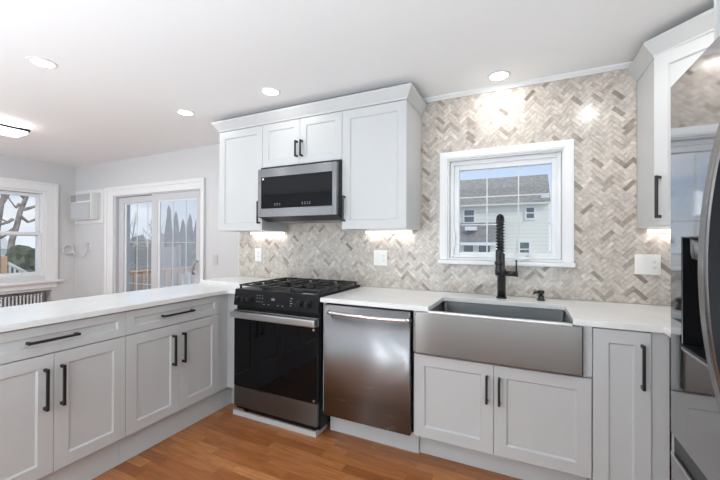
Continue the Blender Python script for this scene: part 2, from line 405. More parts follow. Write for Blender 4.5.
# herringbone mosaic
def clip(poly, axis, val, keep_less):
    o = []
    for i in range(len(poly)):
        p, q = poly[i], poly[(i+1) % len(poly)]
        ip = (p[axis] <= val) if keep_less else (p[axis] >= val); iq = (q[axis] <= val) if keep_less else (q[axis] >= val)
        if ip: o.append(p)
        if ip != iq:
            t = (val-p[axis])/(q[axis]-p[axis]); o.append((p[0]+t*(q[0]-p[0]), p[1]+t*(q[1]-p[1])))
    return o
def mosaic():
    bm = bm_new(); lay = bm.faces.layers.float.new('tone')
    L, Wd, g = .0760, .0236, .0005
    rects = [(XK+.006, .025, .9405, 1.368), (.025, .765, .916, 1.50), (.765, 1.249, .916, 1.368), (1.249, 1.394, .916, 2.320),
             (1.394, 2.238, .916, 1.121), (1.394, 2.238, 1.93, 2.320), (2.238, 2.557, .916, 2.320), (2.557, XR, .916, 1.368)]
    x0, x1, z0, z1 = XK, XR, .9, 2.33
    c45 = math.sqrt(.5); rnd = random.Random(11)
    for m_ in range(-40, 40):
        for k in range(-90, 160):
            for kind in (0, 1):
                bx, by = k*Wd - m_*L, k*Wd + m_*L
                if kind == 0: q = (bx+g, bx+L-g, by+g, by+Wd-g)
                else: q = (bx+g, bx+Wd-g, by+Wd+g, by+Wd+L-g)
                quad = [(q[0], q[2]), (q[1], q[2]), (q[1], q[3]), (q[0], q[3])]
                quad = [((x-y)*c45 + 1.0, (x+y)*c45 + .95) for x, y in quad]
                cx_ = sum(p[0] for p in quad)/4; cz_ = sum(p[1] for p in quad)/4
                if not (x0-.1 < cx_ < x1+.1 and z0-.1 < cz_ < z1+.1): continue
                u = rnd.random(); v = rnd.random()
                tone = (.12*v if u < .035 else .12+.22*v if u < .13 else .40+.42*v if u < .9 else .84+.16*v)
                tx, tz = rnd.uniform(-.006, .006), rnd.uniform(-.006, .006); hue = rnd.uniform(0, .0004)
                for r in rects:
                    p = quad
                    for ax, val, less in ((0, r[0], 0), (0, r[1], 1), (1, r[2], 0), (1, r[3], 1)):
                        if p: p = clip(p, ax, val, less)
                    pp = []
                    for a in p:
                        if not pp or (abs(a[0]-pp[-1][0]) + abs(a[1]-pp[-1][1])) > 1e-5: pp.append(a)
                    if len(pp) > 2 and (abs(pp[0][0]-pp[-1][0]) + abs(pp[0][1]-pp[-1][1])) < 1e-5: pp.pop()
                    if len(pp) < 3: continue
                    fr = [bm.verts.new((x, hue + (x-cx_)*tx + (z-cz_)*tz, z)) for x, z in pp]
                    bk = [bm.verts.new((x, .0045, z)) for x, z in pp]
                    fs = [bm.faces.new(fr)] + [bm.faces.new((fr[j], bk[j], bk[(j+1) % len(fr)], fr[(j+1) % len(fr)])) for j in range(len(fr))]
                    for f in fs: f[lay] = tone
    return bm
o = struct('wall_back_tile', mosaic(), M['tile'], label='marble herringbone mosaic backsplash'); 
b = bm_new(); box(b, XK-.001, XK+.006, -.002, .0045, .9405, 1.368); struct('trim_1', b, M['plate'], label='cream edge strip of the mosaic')
# small crown along tile top
b = bm_new()
sweep(b, [(1.2492+.002, 0.0), (2.5565, 0.0)], [(0, 2.3205), (.008, 2.3205), (.011, 2.326), (.028, 2.338), (.030, CEIL-.0005), (0, CEIL-.0005)])
struct('trim_2', b, M['trim'], label='slim white crown strip over the mosaic')

# ---- window_1 : sink window
w1 = bpy.data.objects.new('window_1', None); COL.objects.link(w1); w1['kind'] = 'structure'; w1['label'] = 'white framed casement window over the sink'; w1['_world'] = (0., 0., 0.); w1['_local'] = 0
def ring_frame(bm, x0, x1, z0, z1, wl, wr, wb, wt, y0, y1, bev=.002):
    box(bm, x0, x0+wl, y0, y1, z0, z1, bev); box(bm, x1-wr, x1, y0, y1, z0, z1, bev)
    if wb: box(bm, x0+wl, x1-wr, y0, y1, z0, z0+wb, bev)
    box(bm, x0+wl, x1-wr, y0, y1, z1-wt, z1, bev); return bm
b = bm_new()
prof = [(0, -.002), (0, -.016), (.012, -.020), (.05, -.020), (.058, -.014), (.068, -.014), (.068, -.002)]
# mitred casing built as three pieces
def casing(bm, x0, x1, z0, z1, w, y0, y1):
    for side in (0, 1):
        xa, xi = (x0, x0+w) if side == 0 else (x1, x1-w)
        for (a, bb, yy) in ((0, 1, y1), (.18, .82, y1-.005)):
            pa, pb = xa+(xi-xa)*a, xa+(xi-xa)*bb
            extrude_y(bm, [(pa, z0), (pb, z0), (pb, z1-w*bb), (pa, z1-w*a)], y0, yy)
    for (a, bb, yy) in ((0, 1, y1), (.18, .82, y1-.005)):
        extrude_y(bm, [(x0+w*a, z1-w*a), (x0+w*bb, z1-w*bb), (x1-w*bb, z1-w*bb), (x1-w*a, z1-w*a)], y0, yy)
    return bm
casing(b, 1.394, 2.237, 1.1485, 1.928, .055, -.001, -.016); struct('window_frame', b, M['trim'], w1)
b = bm_new(); ring_frame(b, 1.447, 2.186, 1.148, 1.876, .012, .012, .016, .012, .0, .16); struct('window_jamb', b, M['trim'], w1)
b = bm_new(); ring_frame(b, 1.460, 2.173, 1.1645, 1.8635, .062, .056, .040, .062, .055, .10, .003); ring_frame(b, 1.4605, 2.1725, 1.165, 1.863, .026, .024, .02, .026, .035, .054, .003); struct('window_sash', b, M['vinyl'], w1)
b = bm_new(); box(b, 1.52, 2.118, .078, .082, 1.203, 1.803); struct('window_pane', b, M['glass'], w1)
b = bm_new()
for x in (1.712, 1.918): box(b, x-.004, x+.004, .083, .089, 1.203, 1.803)
for z in (1.403, 1.603): box(b, 1.52, 2.118, .0831, .0889, z-.004, z+.004)
struct('window_muntins', b, mat('muntin', (.70, .71, .70), .4), w1)
b = bm_new(); box(b, 1.390, 2.241, -.062, -.001, 1.121, 1.148, .006); struct('window_sill', b, M['trim'], w1)
b = bm_new(); box(b, 1.483, 1.498, .035, .055, 1.24, 1.33, .003); box(b, 1.484, 1.496, .02, .036, 1.30, 1.36, .002); struct('window_latch', b, M['vinyl'], w1)
b = bm_new(); box(b, 1.955, 1.985, -.02, .054, 1.165, 1.186, .005); cyl(b, (1.97, -.025, 1.182), (1.97, -.025, 1.208), .011); box(b, 1.885, 1.99, -.034, -.018, 1.166, 1.180, .002); struct('window_crank', b, M['vinyl'], w1)

# ---- window_2 : left double hung
w2 = bpy.data.objects.new('window_2', None); COL.objects.link(w2); w2['kind'] = 'structure'; w2['label'] = 'white double hung window in the left wall'; w2['_world'] = (0., 0., 0.); w2['_local'] = 0
def boxL(bm, y0, y1, z0, z1, d0, d1, bev=.002): return box(bm, XL+d0, XL+d1, y0, y1, z0, z1, bev)
b = bm_new()
boxL(b, -.13, .0, .741, 2.06, .001, .022); boxL(b, -1.16, -1.03, .741, 2.06, .001, .022); boxL(b, -1.03, -.13, 1.94, 2.06, .001, .022)
boxL(b, -.035, .004, .741, 2.064, .022, .032); boxL(b, -1.164, -1.125, .741, 2.064, .022, .032); boxL(b, -1.125, -.035, 2.025, 2.064, .022, .032)
struct('window_frame', b, M['trim'], w2)
b = bm_new(); boxL(b, -.16, -.13, .8, 1.94, -.19, .0); boxL(b, -1.03, -1.0, .8, 1.94, -.19, .0); boxL(b, -1.0, -.16, 1.91, 1.94, -.19, 0); boxL(b, -1.0, -.16, .8, .81, -.19, 0); struct('window_jamb', b, M['trim'], w2)
b = bm_new()
for (za, zb, d0, d1) in ((1.337, 1.905, -.11, -.07), (.812, 1.391, -.06, -.02)):
    boxL(b, -.195, -.162, za, zb, d0, d1); boxL(b, -.998, -.965, za, zb, d0, d1)
    boxL(b, -.965, -.195, za, za+.045, d0, d1); boxL(b, -.965, -.195, zb-.04, zb, d0, d1)
struct('window_sash', b, M['vinyl'], w2)
b = bm_new(); boxL(b, -.965, -.195, 1.38, 1.867, -.092, -.088, 0); boxL(b, -.965, -.195, .855, 1.352, -.042, -.038, 0); struct('window_pane', b, M['glass'], w2)
b = bm_new(); boxL(b, -1.22, .065, .705, .740, .001, .06, .006); boxL(b, -1.16, .0, .635, .705, .001, .02); struct('window_sill', b, M['trim'], w2)

# ---- door_1 : sliding patio door
d1 = bpy.data.objects.new('door_1', None); COL.objects.link(d1); d1['kind'] = 'structure'; d1['label'] = 'white sliding patio door with two glazed panels'; d1['_world'] = (0., 0., 0.); d1['_local'] = 0
b = bm_new()
def boxD(bm, x0, x1, z0, z1, d0, d1, bev=.002): return box(bm, x0, x1, YD-d1, YD-d0, z0, z1, bev)
boxD(b, -3.166, -3.0, 0, 1.985, .001, .018); boxD(b, -1.35, -1.291, 0, 1.985, .001, .018); boxD(b, -3.0, -1.35, 1.872, 1.985, .001, .018)
boxD(b, -3.170, -3.12, 0, 1.99, .018, .03); boxD(b, -1.315, -1.287, 0, 1.99, .018, .03); boxD(b, -3.12, -1.315, 1.945, 1.99, .018, .03)
struct('door_frame', b, M['trim'], d1)
b = bm_new(); boxD(b, -3.0, -2.965, .0, 1.872, -.19, 0); boxD(b, -1.38, -1.35, 0, 1.872, -.19, 0); boxD(b, -2.965, -1.38, 1.855, 1.872, -.19, 0); boxD(b, -2.965, -1.38, 0, .03, -.19, 0); struct('door_jamb', b, M['greyvinyl'], d1)
def slab(name, x0, x1, d0, d1v, wl, wr, glassmat):
    bb = bm_new(); boxD(bb, x0, x0+wl, .035, 1.852, d0, d1v); boxD(bb, x1-wr, x1, .035, 1.852, d0, d1v)
    boxD(bb, x0+wl, x1-wr, 1.772, 1.852, d0, d1v); boxD(bb, x0+wl, x1-wr, .035, .16, d0, d1v)
    s = struct(name, bb, M['greyvinyl'], d1)
    g2 = bm_new(); mid = (d0+d1v)/2-.006; boxD(g2, x0+wl, x1-wr, .16, 1.772, mid-.002, mid+.002, 0); struct('door_glass', g2, glassmat, s)
    g3 = bm_new(); k = .03
    boxD(g3, x0+wl, x0+wl+k, .16, 1.772, mid+.004, mid+.012, 0); boxD(g3, x1-wr-.012, x1-wr, .16, 1.772, mid+.004, mid+.012, 0); boxD(g3, x0+wl+k, x1-wr-.012, 1.755, 1.772, mid+.004, mid+.012, 0)
    for gx in (.36, .70): 
        xx = x0+wl+(x1-x0-wl-wr)*gx; boxD(g3, xx-.0022, xx+.0022, .16, 1.755, mid-.012, mid-.004, 0)
    for gz in (.72, 1.26): boxD(g3, x0+wl+k, x1-wr-.012, gz-.0022, gz+.0022, mid-.0119, mid-.0041, 0)
    struct('door_bead', g3, M['vinyl'], s)
    return s
s1 = slab('door_panel', -2.955, -2.17, -.085, -.035, .10, .05, M['glass'])
s2 = slab('door_panel', -2.228, -1.384, -.030, -.001, .115, .05, M['hazyglass'])
b = bm_new(); tube(b, [(-1.46, YD-.002, .90), (-1.455, YD-.03, .91), (-1.43, YD-.045, .98), (-1.415, YD-.03, 1.04), (-1.41, YD-.002, 1.05)], .011, 8); struct('door_handle', b, M['greyplastic'], s2)

# ================================================================== CABINETS
# base run against the back wall (things placed at their front-left floor point; local frame x right, y depth)
YF = -.632; YC = -.612; ZTOP = .886
def base_cab(label, x0, y0, w, rotz, doors, drawers, depth=.58, carc=None, group=None, toe=True, ztop=ZTOP-.0015, toeback=.10, zlow=.165):
    """x0,y0: world point of local origin at the carcass front-left corner, floor level"""
    t = thing('base_cabinet', label, 'cabinet', (x0, y0, 0), rotz, group, local=True)
    bb = bm_new(); c0, c1 = carc or (0, w)
    box(bb, c0, c1, 0, depth, zlow, ztop); obj('body', bb, M['cab'], t)
    if toe:
        bb = bm_new(); box(bb, c0, c1, toeback, toeback+.018, .001, zlow-.0005); obj('toe_kick', bb, M['toe'], t)
    for (a, bb_, za, zb, hp) in doors:
        q = bm_new(); shaker(q, a, bb_, za, zb, -.020); d = obj('door', q, M['cab'], t)
        if hp: q = bm_new(); bar_pull(q, hp[0], hp[1], -.020); obj('handle', q, M['black'], d, label='black bar handle')
    for (a, bb_, za, zb, hp) in drawers:
        q = bm_new(); shaker(q, a, bb_, za, zb, -.020, st=.042); d = obj('drawer', q, M['cab'], t)
        if hp: q = bm_new(); bar_pull(q, hp[0], hp[1], -.020); obj('handle', q, M['black'], d, label='black bar handle')
    return t
# sink base
base_cab('white two door sink base cabinet under the steel apron sink', 1.3845, YC, .8595, 0,
         [(.0025, .4285, .173, .638, ((.397, .441), (.397, .580))), (.4305, .8575, .173, .638, ((.457, .441), (.457, .580)))], [], depth=.58, ztop=.650, toeback=.117)
sb = [o_ for o_ in bpy.data.objects if o_.get('category') == 'cabinet'][0]
for a_, c_ in ((0, .012), (.823, .8595)): q = bm_new(); box(q, a_, c_, -.0195, .02, .6505, .8845, .001); obj('stile', q, M['cab'], sb)
# narrow right cabinet with filler
t = base_cab('tall narrow one door white base cabinet right of the sink', 2.246, YC, .2835, 0,
         [(.001, .2165, .11, .878, ((.184, .630), (.184, .826)))], [], depth=.58, toe=True, zlow=.105)
q = bm_new(); box(q, .219, .283, -.006, -.0003, .105, .884); obj('filler', q, M['cab'], t)
# right run cabinet (faces left, mostly behind the refrigerator)
t = thing('base_cabinet', 'plain white cabinet end panel between the narrow cabinet and refrigerator', 'cabinet', (2.53, -.86, 0))
b = bm_new(); box(b, 2.531, 3.16, -1.088, -.634, .105, ZTOP-.0015); obj('body', b, M['cab'], t)
b = bm_new(); box(b, 2.60, 2.618, -1.088, -.634, .001, .1045); obj('toe_kick', b, M['toe'], t)
# peninsula cabinets: face +X ; local x -> +Y
PX = -.090
base_cab('white peninsula cabinet nearest the range, one drawer over two doors', PX, -1.3575, .661, math.pi/2,
         [(.001, .3385, .172, .738, ((.288, .483), (.288, .678))), (.3405, .660, .172, .738, ((.358, .483), (.358, .678)))],
         [(.001, .660, .743, .877, ((.207, .812), (.428, .812)))], depth=.47, group='peninsula cabinets', toeback=.038)
base_cab('white peninsula cabinet at the left picture edge, drawer over two doors', PX, -2.0195, .661, math.pi/2,
         [(.001, .3295, .172, .738, ((.294, .483), (.294, .678))), (.3315, .660, .172, .738, ((.359, .483), (.359, .678)))],
         [(.001, .660, .743, .877, ((.222, .812), (.424, .812)))], depth=.47, group='peninsula cabinets', toeback=.038)
# corner filler panel between the peninsula and the range
t = thing('corner_filler', 'plain white filler panel in the corner left of the range', 'cabinet panel', (-.1, -.62, 0))
b = bm_new(); box(b, PX-.02, PX, -.696, -.582, .165, ZTOP-.0015); obj('side_panel', b, M['cab'], t)
b = bm_new(); box(b, PX, .028, -.60, -.582, .165, ZTOP-.0015, .001); obj('front_panel', b, M['cab'], t)
b = bm_new(); box(b, PX-.038-.018, PX-.038, -.696, -.50, .001, .1645); box(b, PX-.038, .028, -.518, -.50, .001, .1645); obj('toe_kick', b, M['toe'], t)
# carcass carrying the slab left of the range
t = thing('base_cabinet', 'blind corner base cabinet left of the range under the raised slab', 'cabinet', (-.3, -.3, 0))
b = bm_new(); box(b, -.56, .026, -.48, .0, .001, ZTOP-.0015); obj('body', b, M['cab'], t)

# ---- countertops
def top_poly(name, poly, z0, z1, label, cat='countertop', bev=.002):
    bb = bm_new(); prism(bb, poly, z0, z1)
    bmesh.ops.recalc_face_normals(bb, faces=bb.faces)
    es = [e for e in bb.edges if len(e.link_faces) == 2 and e.calc_face_angle() > .5]
    bmesh.ops.bevel(bb, geom=es, offset=bev, segments=2, affect='EDGES')
    return tag(obj(name, bb, M['quartz'], loc=(poly[0][0], poly[0][1], z0)), label, cat)
rc = .03
def arc(cx, cy, r, a0, a1, n=5): return [(cx+r*math.cos(math.radians(a0+(a1-a0)*i/n)), cy+r*math.sin(math.radians(a0+(a1-a0)*i/n))) for i in range(n+1)]
SXA, SXB, SYB = 1.474, 2.166, -.243
poly = [(.766, -.001), (.766, -.648), (SXA, -.648)] + arc(SXA+rc, SYB-rc, rc, 180, 90) + arc(SXB-rc, SYB-rc, rc, 90, 0) + [(SXB, -.648), (2.501, -.648), (2.501, -1.088), (XR-.001, -1.088), (XR-.001, -.001)]
top_poly('countertop', poly, ZTOP, .914, 'white quartz countertop with sink cutout along the back wall')
top_poly('countertop', [(-.594, -2.06), (-.042, -2.06), (-.042, -.645), (.03, -.645), (.03, -.425), (-.594, -.425)][:], ZTOP, .914, 'long white quartz countertop on the peninsula')
top_poly('countertop', [(-.594, -.4245), (.03, -.4245), (.03, .0), (XK-.004, .0), (XK-.004, .10), (-.594, .10)], ZTOP, .938, 'short raised white quartz slab left of the range')

# ---- wall cabinets
def wall_cab(label, x0, w, z0, z1, doors, rotz=0, y0=-.330, depth=.328, group='wall cabinets over the range'):
    t = thing('wall_cabinet', label, 'cabinet', (x0, y0, 0), rotz, group, local=True)
    bb = bm_new(); box(bb, 0, w, 0, depth, z0, z1); obj('body', bb, M['cab'], t)
    for (a, c, za, zb, hp, st) in doors:
        q = bm_new(); shaker(q, a, c, za, zb, -.020, st=st); d = obj('door', q, M['cab'], t)
        q = bm_new(); bar_pull(q, hp[0], hp[1], -.020); obj('handle', q, M['black'], d, label='black bar handle')
    return t
UZ0, UZ1 = 1.365, 2.225
wall_cab('narrow white wall cabinet left of the microwave', -.4585, .482, UZ0, UZ1, [(.001, .481, UZ0+.001, 2.222, ((.459, 1.42), (.459, 1.602)), .062)])
wall_cab('short two door white wall cabinet directly over the microwave', .0245, .736, 1.872, UZ1,
         [(.001, .367, 1.874, 2.222, ((.345, 1.926), (.345, 2.052)), .055), (.369, .735, 1.874, 2.222, ((.392, 1.926), (.392, 2.052)), .055)])
wall_cab('wide white wall cabinet between the microwave and window', .7615, .4871, UZ0, UZ1, [(.001, .486, UZ0+.001, 2.222, ((.024, 1.42), (.024, 1.605)), .062)])
CROWN = [(-.012, UZ1+.0005), (.004, UZ1+.0005), (.006, UZ1+.012), (.020, UZ1+.03), (.040, UZ1+.058), (.046, UZ1+.066), (.046, UZ1+.082), (-.012, UZ1+.082)]
b = bm_new(); sweep(b, [(-.4585, -.001), (-.4585, -.350), (1.2486, -.350), (1.2486, -.001)], CROWN)
struct('trim_3', b, M['cab'], label='white crown on the wall cabinets over the range')
# diagonal corner wall cabinet
DX, DY = 2.5585, -.302
t = thing('wall_cabinet', 'white diagonal corner wall cabinet behind the refrigerator', 'cabinet', (2.86, -.3, 0))
b = bm_new(); prism(b, [(DX, -.001), (DX, DY), (DX+.303, DY-.303), (XR-.001, DY-.303), (XR-.001, -.001)], UZ0-.005, UZ1); obj('body', b, M['cab'], t)
dl = .303*math.sqrt(2)
q = bm_new(); shaker(q, .012, dl-.012, UZ0-.003, 2.222, -.020)
R45 = Matrix.Translation((DX, DY, 0)) @ Matrix.Rotation(math.radians(-45), 4, 'Z')
bmesh.ops.transform(q, matrix=R45, verts=q.verts); d = obj('door', q, M['cab'], t)
q = bm_new(); bar_pull(q, (.040, 1.40), (.040, 1.612), -.020); bmesh.ops.transform(q, matrix=R45, verts=q.verts); obj('handle', q, M['black'], d, label='black bar handle')
b = bm_new(); e = .020*math.sqrt(.5)
sweep(b, [(DX, -.001), (DX, DY-.008), (DX+.303-e, DY-.303-e), (XR-.002, DY-.303-e)], CROWN)
struct('trim_4', b, M['cab'], label='white crown on the diagonal corner cabinet')
# tall end panel beside the refrigerator
b = bm_new(); box(b, 2.502, XR-.001, -1.108, -1.0895, .001, 2.30, .001)
tag(obj('end_panel', b, M['cab'], loc=(2.83, -1.1, 0)), 'tall white end panel rising above the refrigerator', 'cabinet panel')

# ================================================================== RANGE
RX0, RX1, RYF = .036, .758, -.662
t = thing('gas_range', 'black and stainless slide-in gas range between the counters', 'range', (.4, -.35, 0))
b = bm_new(); box(b, RX0, RX1, -.628, -.03, .05, .918, .002); obj('body', b, M['blackpanel'], t)
# oven door
b = bm_new(); box(b, RX0+.006, RX1-.006, RYF, -.6285, .232, .722, .003); od = obj('oven_door', b, M['blackgloss'], t)
b = bm_new(); box(b, RX0+.006, RX1-.006, RYF-.002, -.6285, .7225, .782, .003); obj('top_rail', b, M['steel'], od, label='stainless rail across the top of the oven door')
b = bm_new(); box(b, RX0+.002, RX1-.004, RYF-.040, RYF-.018, .728, .775, .008)
for x in (RX0+.03, RX1-.04): box(b, x-.014, x+.014, RYF-.019, RYF-.0025, .739, .768, .003)
obj('handle', b, M['steelbar'], od, label='stainless flat bar handle')
for x, z in ((RX1-.03, .705), (RX1-.026, .247)): q = bm_new(); cyl(q, (x, RYF-.0005, z), (x, RYF-.003, z), .008); obj('badge', q, M['chrome'], od)
# drawer
b = bm_new(); box(b, RX0+.006, RX1-.006, RYF+.002, -.6285, .082, .227, .003); obj('drawer', b, M['steeldull'], t, label='stainless storage drawer')
# control panel (tilted)
b = bm_new(); extrude_x(b, [(-.662, .812), (-.6285, .812), (-.6285, .926), (-.645, .926)], RX0, RX1); cp = obj('control_panel', b, M['blackpanel'], t)
def cpy(z): return -.662 + (z-.812)/(.926-.812)*.017
for x in (.085, .135, .185, .615, .680):
    q = bm_new(); z = .866
    cyl(q, (x, cpy(z)-.0005, z), (x, cpy(z)-.012, z), .022); cyl(q, (x, cpy(z)-.012, z), (x, cpy(z)-.034, z-.002), .017); box(q, x-.004, x+.004, cpy(z)-.040, cpy(z)-.034, z-.015, z+.015, .001)
    obj('knob', q, M['black'], t)
b = bm_new()
for i, x in enumerate((.245, .268, .292)):
    for z in (.85, .874, .892): box(b, x, x+.008, cpy(z)-.0015, cpy(z)+.002, z, z+.003)
for i in range(4):
    z = .842+.016*i; box(b, .535, .545+.008*(i % 2), cpy(z)-.0015, cpy(z)+.002, z, z+.004)
for x in (.31, .35, .43, .47): box(b, x, x+.012, cpy(.835)-.0015, cpy(.835)+.002, .835, .838)
obj('printed_icons', b, M['mark'], cp)
b = bm_new(); zz = .875
tube(b, [(.39+.014*math.cos(a), cpy(zz+.008*math.sin(a))-.0015, zz+.008*math.sin(a)) for a in [i*math.pi/8 for i in range(17)]], .0016, 6, cap=False)
box(b, .382, .398, cpy(zz)-.002, cpy(zz)+.002, zz-.003, zz+.003); obj('emblem', b, M['mark'], cp)
# cooktop
b = bm_new(); box(b, RX0, RX1, -.645, -.03, .9185, .928, .003); ct = obj('cooktop', b, M['blackpanel'], t)
for bx, by, br_ in ((.18, -.48, .045), (.18, -.2, .036), (.397, -.34, .05), (.615, -.48, .05), (.615, -.2, .036)):
    q = bm_new(); lathe(q, [(br_*1.15, .9285), (br_*1.15, .933), (br_*.9, .934), (br_*.9, .940), (br_*.6, .943)], bx, by); obj('burner', q, M['iron'], t)
def grate(x0, x1):
    q = bm_new(); y0, y1, z0, z1, w = -.615, -.07, .948, .960, .006
    for y in (y0, y1): box(q, x0, x1, y-w, y+w, z0, z1, .0015)
    for x in (x0+w, x1-w): box(q, x-w, x+w, y0, y1, z0+.0002, z1-.0002, .0015)
    ym = (y0+y1)/2; box(q, x0, x1, ym-w, ym+w, z0+.0004, z1-.0004, .0015)
    xm = (x0+x1)/2
    for yc in (-.48, -.2):
        for dx, dy in ((1, 0), (-1, 0)):
            xa, xb = sorted((xm+dx*.022, xm+dx*(x1-x0)/2)); box(q, xa, xb, yc-.004, yc+.004, z0+.001, z1+.003, .001)
        for dy in (1, -1):
            ya, yb = sorted((yc+dy*.022, yc+dy*.137)); box(q, xm-.004, xm+.004, ya, yb, z0+.0012, z1+.0028, .001)
    for x in (x0+.008, x1-.008):
        for y in (y0+.004, ym, y1-.004): box(q, x-.006, x+.006, y-.006, y+.006, .9282, z0+.001)
    obj('grate', q, M['iron'], t)
grate(RX0+.012, .276); grate(.279, .515); grate(.518, RX1-.012)
b = bm_new(); box(b, .625, .71, -.640, -.622, .928, .9315, .001); obj('rating_label', b, M['mark'], t, label='silver label strip on the cooktop edge')
for x in (RX0+.05, RX1-.05):
    for y in (-.58, -.1): q = bm_new(); cyl(q, (x, y, .001), (x, y, .052), .018); obj('foot', q, M['black'], t)
# toe board in front of the range
b = bm_new(); box(b, .012, .735, -.640, -.622, .001, .034, .001); box(b, .717, .735, -.622, -.50, .001, .034, .001)
tag(obj('toe_board', b, M['cab'], loc=(.38, -.63, .001)), 'low white board on the floor in front of the range', 'board')

# ================================================================== DISHWASHER
t = thing('dishwasher', 'stainless dishwasher between the range and sink cabinet', 'dishwasher', (1.08, -.35, 0))
b = bm_new(); box(b, .797, 1.378, -.60, -.03, .17, .880); obj('body', b, M['black'], t)
def bowed_panel(bm, x0, x1, z0, z1, yb, yf, bow, n=14, m=4):
    grid = []
    us = [0, .002, .005, .009, .013] + [i/n for i in range(1, n)] + [.987, .991, .995, .998, 1]; n = len(us)-1
    for u in us:
        x = x0+(x1-x0)*u; e = min(1, min(u, 1-u)/.012); yy = yf + bow*(1-(2*u-1)**2)*-1 + (1-math.sqrt(max(0, 1-(1-e)**2)))*.005
        grid.append((x, yy))
    a = [bm.verts.new((x, y, z0)) for x, y in grid]; c = [bm.verts.new((x, y, z1)) for x, y in grid]
    a2 = [bm.verts.new((x, yb, z0)) for x, y in grid]; c2 = [bm.verts.new((x, yb, z1)) for x, y in grid]
    for i in range(n):
        f = bm.faces.new((a[i], a[i+1], c[i+1], c[i])); f.smooth = True
        bm.faces.new((a2[i], c2[i], c2[i+1], a2[i+1])); bm.faces.new((c[i], c[i+1], c2[i+1], c2[i])); bm.faces.new((a[i], a2[i], a2[i+1], a[i+1]))
    bm.faces.new((a[0], c[0], c2[0], a2[0])); bm.faces.new((a[-1], a2[-1], c2[-1], c[-1])); return bm
b = bm_new(); bowed_panel(b, .799, 1.372, .176, .876, -.6005, -.657, .002); dd = obj('door', b, M['steel'], t)
b = bm_new()
pts = [(.845, -.662, .832)] + [(.85+.516*i/12, -.685-.022*math.sin(math.pi*i/12), .832) for i in range(13)] + [(1.371, -.662, .832)]
tube(b, pts, .0115, 10); obj('handle', b, M['chrome'], dd, label='bowed stainless tube handle')
b = bm_new(); box(b, .7665, .795, -.606, -.588, .166, .8845, .001); obj('filler', b, M['cab'], t, label='thin white filler strip')
b = bm_new(); box(b, .768, 1.3838, -.513, -.495, .001, .165); obj('toe_kick', b, M['toe'], t, label='white toe board')

# ================================================================== SINK
t = thing('farmhouse_sink', 'stainless apron front farmhouse sink set in the counter', 'sink', (1.81, -.45, .65))
b = bm_new()
def rr(x0, x1, y0, y1, r, n=4):
    return arc(x1-r, y1-r, r, 0, 90, n) + arc(x0+r, y1-r, r, 90, 180, n) + arc(x0+r, y0+r, r, 180, 270, n) + arc(x1-r, y0+r, r, 270, 360, n)
ot = rr(1.462, 2.176, -.640, -.22, .02); it = rr(1.470, 2.168, -.638, -.239, .018); ib = rr(1.49, 2.148, -.62, -.255, .03)
def loop(poly, z): return [b.verts.new((x, y, z)) for x, y in poly]
rings = [loop(rr(1.462, 2.176, -.640, -.22, .02), .655), loop(ot, .8845), loop(it, .8845), loop(ib, .672)]
n_ = len(ot)
for A, B_ in zip(rings, rings[1:]):
    for k in range(n_): b.faces.new((A[k], A[(k+1) % n_], B_[(k+1) % n_], B_[k]))
b.faces.new(rings[0][::-1]); b.faces.new(rings[-1]); sk = obj('basin', b, M['steeldull'], t)
b = bm_new(); box(b, 1.3975, 2.2055, -.664, -.641, .6515, .8855, .006)
ap = obj('apron', b, M['steelapron'], t, label='stainless apron front')
b = bm_new(); box(b, 1.4755, 2.1645, -.6645, -.6385, .8803, .8945, .005); obj('rim', b, M['steelbar'], ap, label='rounded steel rim, lightened as a highlight')  # lighter steel than the apron: the edge highlight is put into the colour
b = bm_new(); lathe(b, [(.055, .6725), (.055, .675), (.04, .676), (.03, .674)], 1.81, -.40); obj('drain', b, M['chrome'], t)

# ---- faucet
FX, FY = 1.822, -.130
t = thing('kitchen_faucet', 'black spring neck pull-down faucet behind the sink', 'faucet', (FX, FY, .9142))
b = bm_new(); lathe(b, [(.033, .9145), (.033, .921), (.027, .924)], FX, FY); obj('base', b, M['black'], t)
b = bm_new(); lathe(b, [(.0255, .9242), (.0255, 1.06), (.027, 1.062), (.027, 1.10), (.020, 1.103), (.020, 1.20), (.017, 1.203)], FX, FY); obj('column', b, M['black'], t)
dirx, diry = -.12, -.993
R_ = .046; path = [(FX, FY, 1.20), (FX, FY, 1.30), (FX, FY, 1.392)]
for i in range(1, 11):
    a = math.pi*i/10; path.append((FX+dirx*R_*(1-math.cos(a)), FY+diry*R_*(1-math.cos(a)), 1.392+R_*math.sin(a)))
HX, HY = FX+dirx*2*R_, FY+diry*2*R_
path += [(HX, HY, 1.32), (HX, HY, 1.225)]
b = bm_new(); tube(b, path, .0085, 10); obj('hose', b, M['black'], t)
# coil spring along path
def resample(path, n):
    P = [Vector(p) for p in path]; L = [0]
    for a, c in zip(P, P[1:]): L.append(L[-1]+(c-a).length)
    o_ = []
    for i in range(n):
        s = L[-1]*i/(n-1); j = 0
        while j < len(L)-2 and L[j+1] < s: j += 1
        f = (s-L[j])/(L[j+1]-L[j]); o_.append(P[j].lerp(P[j+1], f))
    return o_, L[-1]
cp_, Ltot = resample(path, 700); turns = Ltot/.019; side = Vector((-diry, dirx, 0)); coil = []
for i, p in enumerate(cp_):
    d = (cp_[min(i+1, 699)]-cp_[max(i-1, 0)]).normalized(); nrm = d.cross(side).normalized(); a = 2*math.pi*turns*i/699
    coil.append(p + (side*math.cos(a) + nrm*math.sin(a))*.0150)
b = bm_new(); tube(b, coil, .0042, 6); obj('spring', b, M['black'], t)
b = bm_new(); lathe(b, [(.017, 1.224), (.019, 1.215), (.019, 1.12), (.022, 1.10), (.022, 1.07), (.014, 1.067)], HX, HY); sh = obj('spray_head', b, M['black'], t)
